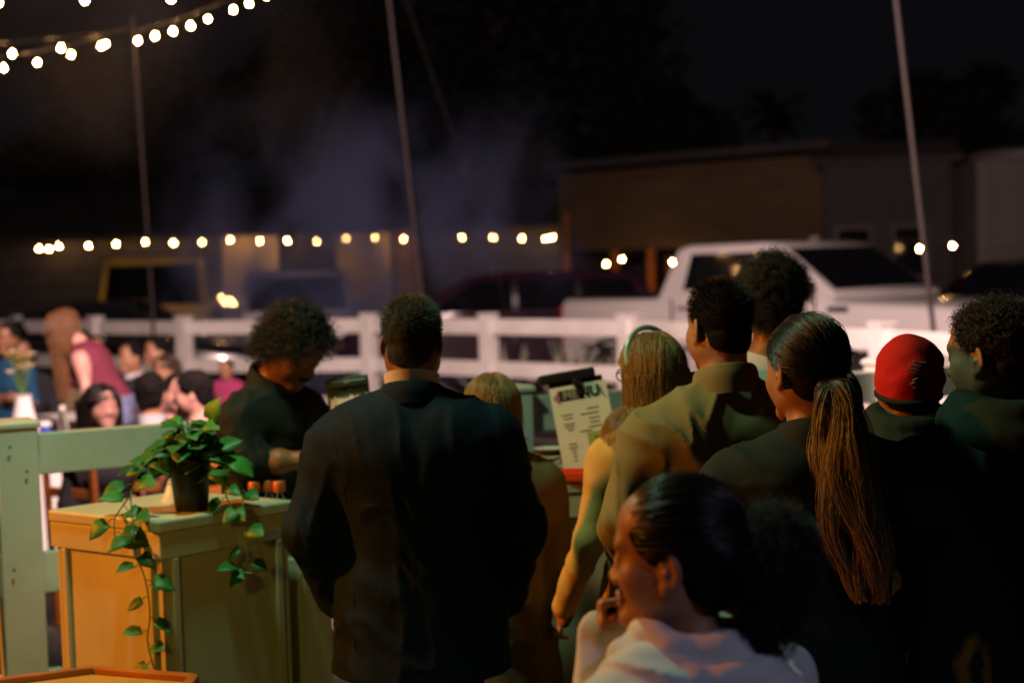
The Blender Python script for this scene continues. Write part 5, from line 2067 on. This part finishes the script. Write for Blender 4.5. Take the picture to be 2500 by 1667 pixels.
# ---- blonde woman with glasses
P = person('blonde woman with glasses in a cream top seen from behind', (0.405, 4.50, 0), R(14), 1.565, 'light', female=True, top=CL['cream'], top_name='sweater', top_loose=.014, hem=.72, folds=.006,
           head=(R(16), R(-4), 0), arms={-1: ((-.235, -.02, 1.12), (-.30, .08, .89))}, seed=5)
long_hair(P, *HM['blond'], length=.34, n=7000, seed=5, rad=.0006, wave=.004, th=.012)
h0 = to_body(P, (0, -.055, -.01))
hair_mass(P, [(h0 + (-.035, 0, 0), h0 + (-.045, -.01, -.13), .055, .04), (h0 + (.035, 0, 0), h0 + (.045, -.01, -.13), .055, .04)], HM['blond'][1], seed=5, amp=.003, n=1600, rad=.0007, strand_m=HM['blond'][0])
gl = MB()
for sx_ in (-1, 1):
    gl.tube([to_body(P, (sx_ * .086, -.012, .012)), to_body(P, (sx_ * .080, .05, .012)), to_body(P, (sx_ * .066, .098, .008))], .0022, 6)
    gl.tube([to_body(P, (sx_ * .036 + .027 * math.cos(a), .104, .002 + .021 * math.sin(a))) for a in np.linspace(0, 2 * PI, 17)], .0020, 6)
gl.tube([to_body(P, (-.009, .106, .004)), to_body(P, (.009, .106, .004))], .0018, 6)
gl.build('glasses_frame', 'black', P['root'], True)
hb_ = MB()
hb_.tube([to_body(P, (.094 * math.cos(a), -.01 + .02 * math.sin(a), .045 + .105 * math.sin(a))) for a in np.linspace(-.1, PI + .1, 22)], .008, 8)
hb_.build('headband', 'mint', P['root'], True)

# ---- man in the olive shirt
P = person('man in an olive work shirt with cropped hair, seen from behind', (0.55, 4.10, 0), R(10), 1.725, 'tan', build=1.10, drop=.07, shoulder=1.06, top=CL['olive'], top_loose=.017, folds=.012, top_h=.0062, hem=.76,
           head=(R(14), R(-2), 0), arms={1: ((.27, -.05, 1.13), (.20, .16, 1.0)), -1: ((-.29, -.03, 1.13), (-.24, .14, .98))}, seed=6)
short_hair(P, *HM['black'], n=5200, L=(.004, .026), comb=(0, .2, .45), seed=6, rad=.0006, th=.004)
collar(P, P['U'](0, -.024, 1.470), .072, .078, .052, CL['olive'], .012, .005, -.30, fold=-.45, gap=.8)

# ---- tall man with dense curls
P = person('tall man with a round mass of dark curls beyond the olive shirt', (0.79, 4.72, 0), R(-8), 1.775, 'brown', top=CL['tee'], top_loose=.012, sleeve=.45, bare_arms=True, folds=.006, head=(R(-14), R(0), 0), seed=7)
curly_hair(P, *HM['black'], n=2600, L=(.03, .055), rad_c=(.004, .008), turns=3, seed=7, rad=.0009, th=.026, cap_bump=.007, grow=1.0, grav=-.2)

# ---- woman with the ponytail
P = person('woman in a black jacket with a long highlighted ponytail down her back', (0.645, 3.40, 0), R(6), 1.655, 'tan', female=True, build=1.06, shoulder=1.16, top=CL['black'], top_name='jacket', top_loose=.022,
           folds=.008, hem=.70, head=(R(20), R(-4), 0), arms={1: ((.28, -.04, 1.12), (.20, .12, .95)), -1: ((-.29, -.04, 1.12), (-.22, .12, .95))}, seed=8)
pulled_hair(P, *HM['black'], tie=(.0, -.108, -.015), n=3200, seed=8, rad=.0007, th=.008)
tb = to_body(P, (0, -.106, -.018))
tail(P, streaked_hair('streaked_hair', (.028, .017, .009), (.60, .40, .15), .66), [tb, tb + (.002, -.024, -.015), tb + (.0, -.050, -.09), tb + (-.002, -.07, -.20), tb + (.012, -.085, -.33), tb + (.045, -.095, -.47)], n=3000, r0=.026, r1=.050, r2=.016,
     wave=.026, freq=5, seed=8, rad=.0006, core_m=HM['brown'][1])
MB().tube([tuple(tb + np.array((.022 * math.cos(a), -.008 + .008 * math.sin(a), .022 * math.sin(a)))) for a in np.linspace(0, 2 * PI, 15)], .005, 7).build('hair_tie', 'black', P['root'], True)
collar(P, P['U'](0, -.024, 1.460), .068, .074, .050, CL['black'], .012, .006, -.30, fold=-.45, gap=.8)

# ---- child in the red beanie
P = person('person in a red knitted beanie and dark green jacket, back turned', (0.985, 3.92, 0), R(-6), 1.555, 'brown', build=.98, top=CL['jacket'], top_name='jacket', top_loose=.026, folds=.012, head=(R(-12), R(-8), R(4)), seed=9)
short_hair(P, *HM['black'], n=1200, L=(.004, .008), seed=9, th=.004)
hc, Rh, hs = P['hc'], P['Rh'], P['hs']
F = Field(hc - .17, hc + .17, .005)
F.op(ell(to_body(P, (0, -.010, .040)), SR * hs + np.array((.015, .015, .020)), Rh), .01)
F.op(ecap(to_body(P, (0, -.006, -.012)), to_body(P, (0, -.008, .05)), (.089 * hs, .110 * hs), (.088 * hs, .110 * hs), Rh[:, 0]), .02)
X, Y, Z = F.grid()
c_ = Rh[0, 2] * (X - hc[0]) + Rh[1, 2] * (Y - hc[1]) + Rh[2, 2] * (Z - hc[2])
b_ = Rh[0, 1] * (X - hc[0]) + Rh[1, 1] * (Y - hc[1]) + Rh[2, 1] * (Z - hc[2])
F.F -= (.004 * vnoise(X * 22, Y * 22, Z * 34, 4)).astype(np.float32)
F.F = np.maximum(F.F, (-.030 - .30 * (-b_) + .015 - c_)).astype(np.float32)
bo = np_mesh('beanie', [F.mesh()], CL['beanie'], P['root'])
MB().tube([tuple(to_body(P, (.087 * math.cos(a), -.008 + .108 * math.sin(a), -.014 + .30 * (-.008 + .108 * math.sin(a))))) for a in np.linspace(0, 2 * PI, 33)], .007, 8).build('beanie_trim', CL['black'], P['root'], True)
# embroidered grey-green badge on the back of the beanie
em = MB()
for k in range(7):
    zz = .062 - .010 * k
    ww_ = (.016, .024, .026, .020, .014, .020, .012)[k]
    row = []
    for t_ in np.linspace(-1, 1, 9):
        x_ = .032 + ww_ * t_
        y_ = -.010 - math.sqrt(max(0, 1 - (x_ / .094) ** 2 - ((zz - .04) / .112) ** 2)) * .1145 - .004
        row.append(to_body(P, (x_, y_, zz + .004 * abs(t_) * (1 if k < 4 else -2))))
    em.tube(row, .0030, 6)
em.build('embroidered_badge', mat('badge_thread', (.16, .20, .19), .6), bo, True)
hood(P, CL['jacket'], 4, 1.530, (.088, .088), (.020, .022), .036, (.032, .034, .034, .030, .02), noise_=.5)

# ---- man at the right edge
P = person('man with short curls and faded sides in a dark green jacket at the right edge', (1.045, 3.36, 0), R(14), 1.675, 'tan', build=1.06, shoulder=1.1, top=CL['jacket'], top_name='jacket', top_loose=.024, folds=.010,
           head=(R(28), R(-5), R(2)), arms={-1: ((-.27, .10, 1.28), (-.25, .34, 1.40)), 1: ((.30, -.02, 1.12), (.22, .14, .95))}, hands={-1: ((-.25, .7, .4), (.9, .2, -.2), (.3, .4, .3))}, seed=10)
curly_hair(P, *HM['black'], n=2000, L=(.018, .040), rad_c=(.003, .006), turns=2.6, seed=10, rad=.0008, th=.010, cap_bump=.004, grow=1.0, grav=-.1, fade=True)
hood(P, CL['jacket'], 2, 1.500, (.088, .088), (.024, .026), .040, (.032, .034), noise_=.6, k=.03)
for sx_ in (-1, 1):
    MB().tube([to_body(P, (sx_ * .016, .094, .026)), to_body(P, (sx_ * .032, .094, .031)), to_body(P, (sx_ * .050, .082, .026))], [.003, .0035, .0015], 6).build('eyebrow', HM['black'][1], P['root'], True)

# ---- girl in the white hoodie, nearest
P = person('girl in a white hoodie with curly tied hair, fist at her mouth', (0.268, 2.44, 0), R(42), 1.40, 'tan', female=True, build=1.24, shoulder=1.22, top=CL['hoodie'], top_name='hoodie', top_loose=.022, folds=.013, fold_scale=.85,
           head=(R(28), R(0), R(-2)), lean=.03, headscale=1.16, fine='very', top_h=.0055,
           arms={-1: ((-.205, .10, 1.16), (-.052, .180, 1.475)), 1: ((.25, -.02, 1.12), (.20, .12, .93))},
           hands={-1: ((.15, .10, 1.0), (.75, -.62, .15), (1.35, 1.5, 1.1))}, seed=11)
pulled_hair(P, *HM['black'], tie=(.0, -.112, .045), n=4200, seed=11, rad=.0006, th=.008, line=-.020)
tb = to_body(P, (0, -.112, .045))
bk = P['Rh'] @ np.array((0, -1.0, 0))
puff(P, tb + bk * .048 + (0, 0, -.035), (.062, .062, .080), *HM['black'], n=2600, seed=11)
puff(P, tb + bk * .040 + (0, 0, -.115), (.044, .044, .052), *HM['black'], n=1200, seed=12, name='curly_tail_end')
for sx_ in (-1, 1):
    MB().tube([to_body(P, (sx_ * .016, .093, .025)), to_body(P, (sx_ * .032, .092, .030)), to_body(P, (sx_ * .050, .080, .024))], [.0026, .003, .0012], 6).build('eyebrow', HM['black'][1], P['root'], True)
MB().tube([tuple(tb + P['Rh'] @ np.array((.026 * math.cos(a), .0, .026 * math.sin(a)))) for a in np.linspace(0, 2 * PI, 17)], .006, 7).build('hair_tie', 'black', P['root'], True)
# hood lying on the back
s = P['s']
ho = hood(P, CL['hoodie'], 3, 1.488, (.094, .098), (.042, .050), .040, (.028, .032, .030), h=.0055, noise_=1.6, k=.018, span=2.2)
bv2 = BVHTree.FromPolygons([v.co for v in ho.data.vertices], [tuple(p.vertices) for p in ho.data.polygons])
rings = []
path = [((.062, -.8, z), (0, 1, 0)) for z in (.86, .92, .98, 1.03, 1.07, 1.10)] + [((.068 + .012 * k, y, 1.6), (0, 0, -1)) for k, y in enumerate((-.115, -.085, -.055, -.02, .015, .05))]
for o_, d_ in path:
    row = []
    for dx in (.013, -.013):
        best = None
        for bv in (P['bvh'], bv2):
            h_ = bv.ray_cast(Vector((o_[0] + dx, o_[1], o_[2])), Vector(d_))
            if h_[0] is not None and (best is None or h_[3] < best[3]):
                best = h_
        if best is not None:
            row.append(np.array(best[0]))
    if len(row) == 2:
        n_ = -np.array(d_, float)
        rings.append([tuple(row[0] + n_ * .007), tuple(row[1] + n_ * .007), tuple(row[1] - n_ * .003), tuple(row[0] - n_ * .003)])
bg = MB().loft(rings).build('bag_strap', 'black', None, bevel=.001)
tag(bg, 'black bag strap over the white hoodie', 'strap')
bg.matrix_world = Matrix.Translation(P['root'].location) @ Matrix.Rotation(R(42), 4, 'Z')

# ================================================================== diners in the yard
G2 = 'diners in the yard'


def diner(label, loc, yaw, H, skin_m, hair, hair_kind='short', **kw):
    kw.setdefault('sit', True)
    kw.setdefault('folds', .006)
    Q = person(label, loc, yaw, H, skin_m, fine=False, group=G2, **kw)
    if hair_kind == 'short':
        hair_cap(Q, HM[hair][1], .012, (.004, 40), h=.008, seed=int(abs(loc[0] * 100)))
    else:
        long_hair(Q, *HM[hair], length=hair_kind, n=1400, seed=int(abs(loc[0] * 100)), rad=.0016, th=.012, wave=.008)
    return Q


LAP = {1: ((.26, .06, 1.12), (.12, .28, 1.06)), -1: ((-.26, .06, 1.12), (-.12, .28, 1.06))}
CROSS = {1: ((.24, .04, 1.13), (-.06, .17, 1.18)), -1: ((-.24, .04, 1.13), (.08, .18, 1.15))}
diner('person in a teal blue dress with folded arms at the left edge', (-3.42, 10.6, 0), R(165), 1.47, 'brown', 'black', sit=False, female=True, top=CL['teal'], top_name='dress', sleeve=.2, bare_arms=True, hem=.45, arms=CROSS)
Q = diner('long-haired woman in a burgundy top leaning over the table', (-2.62, 10.35, 0), R(88), 1.66, 'pink', 'auburn', .48, sit=False, female=True, top=CL['burgundy'], top_name='tank_top', sleeve=0, bare_arms=True, lean=.55,
      head=(R(0), R(-8), 0), trousers='jeans', hem=.92, arms={1: ((.24, .10, 1.12), (.16, .34, 1.0)), -1: ((-.22, .06, 1.14), (-.20, .22, .92))})
h0 = to_body(Q, (0, -.05, .03))
hair_mass(Q, [(h0, h0 + (-.05, .02, -.14), .085, .075), (h0 + (-.05, .02, -.14), h0 + (-.10, .0, -.48), .075, .035), (h0 + (.03, .0, 0), h0 + (.06, .02, -.40), .075, .035)], HM['auburn'][1], seed=3, strand_m=HM['auburn'][0])
diner('man in an olive brown shirt sitting before the far fence', (-3.36, 12.6, 0), R(195), 1.72, 'tan', 'black', top=CL['oliveb'], arms=LAP)
Q = diner('man in a dark suit with white collar at the far table', (-2.95, 12.1, 0), R(140), 1.66, 'tan', 'black', top=CL['darksuit'], top_name='jacket', top_loose=.018, arms=LAP)
collar(Q, Q['U'](0, -.02, 1.468), .068, .072, .045, CL['whiteshirt'], .006, .005, -.10, 'shirt_collar', n=20)
diner('man in a pale shirt sitting beside the fence post', (-2.86, 12.6, 0), R(125), 1.68, 'tan', 'black', top=CL['pale'], arms=LAP)
Q = diner('seated woman with long black hair and a bright face', (-2.12, 8.02, 0), R(-140), 1.62, 'pink', 'black', .50, female=True, top=CL['darksuit'], top_name='blouse', arms=LAP)
h0 = to_body(Q, (0, -.04, .02))
hair_mass(Q, [(h0 + (-.05, 0, 0), h0 + (-.085, .02, -.38), .06, .035), (h0 + (.05, 0, 0), h0 + (.085, .02, -.36), .06, .03)], HM['black'][1], seed=4, strand_m=HM['black'][0])
Q = diner('diner in a charcoal suit with white collar, back turned', (-1.92, 8.25, 0), R(8), 1.68, 'tan', 'black', top=CL['darksuit'], top_name='jacket', top_loose=.018, arms=LAP)
collar(Q, Q['U'](0, -.028, 1.468), .068, .072, .055, CL['whiteshirt'], .006, .006, -.10, 'shirt_collar', n=20)
diner('pale-faced diner leaning in between the suit and the profile', (-1.92, 8.92, 0), R(210), 1.60, 'pink', 'black', top=CL['darksuit'], arms=LAP)
diner('diner in profile next to the bartender shoulder', (-1.62, 7.95, 0), R(78), 1.71, 'pink', 'black', top=CL['darksuit'], arms=LAP, head=(R(10), R(-6), 0))
diner('dark-haired diner in black sitting left of the olive brown shirt', (-4.05, 12.9, 0), R(200), 1.70, 'tan', 'black', top=CL['darksuit'], arms=LAP)
diner('bearded man in a grey shirt at the far table by the left fence post', (-3.75, 13.6, 0), R(170), 1.74, 'brown', 'black', top=CL['oliveb'], arms=LAP)
diner('woman with brown hair in a maroon top beyond the suited diner', (-2.42, 10.9, 0), R(160), 1.60, 'tan', 'brown', .40, female=True, top=CL['burgundy'], arms=LAP)
diner('small child in a fuchsia top by the far fence', (-2.42, 13.2, 0), R(170), 1.02, 'tan', 'brown', sit=False, top=CL['pinktop'])
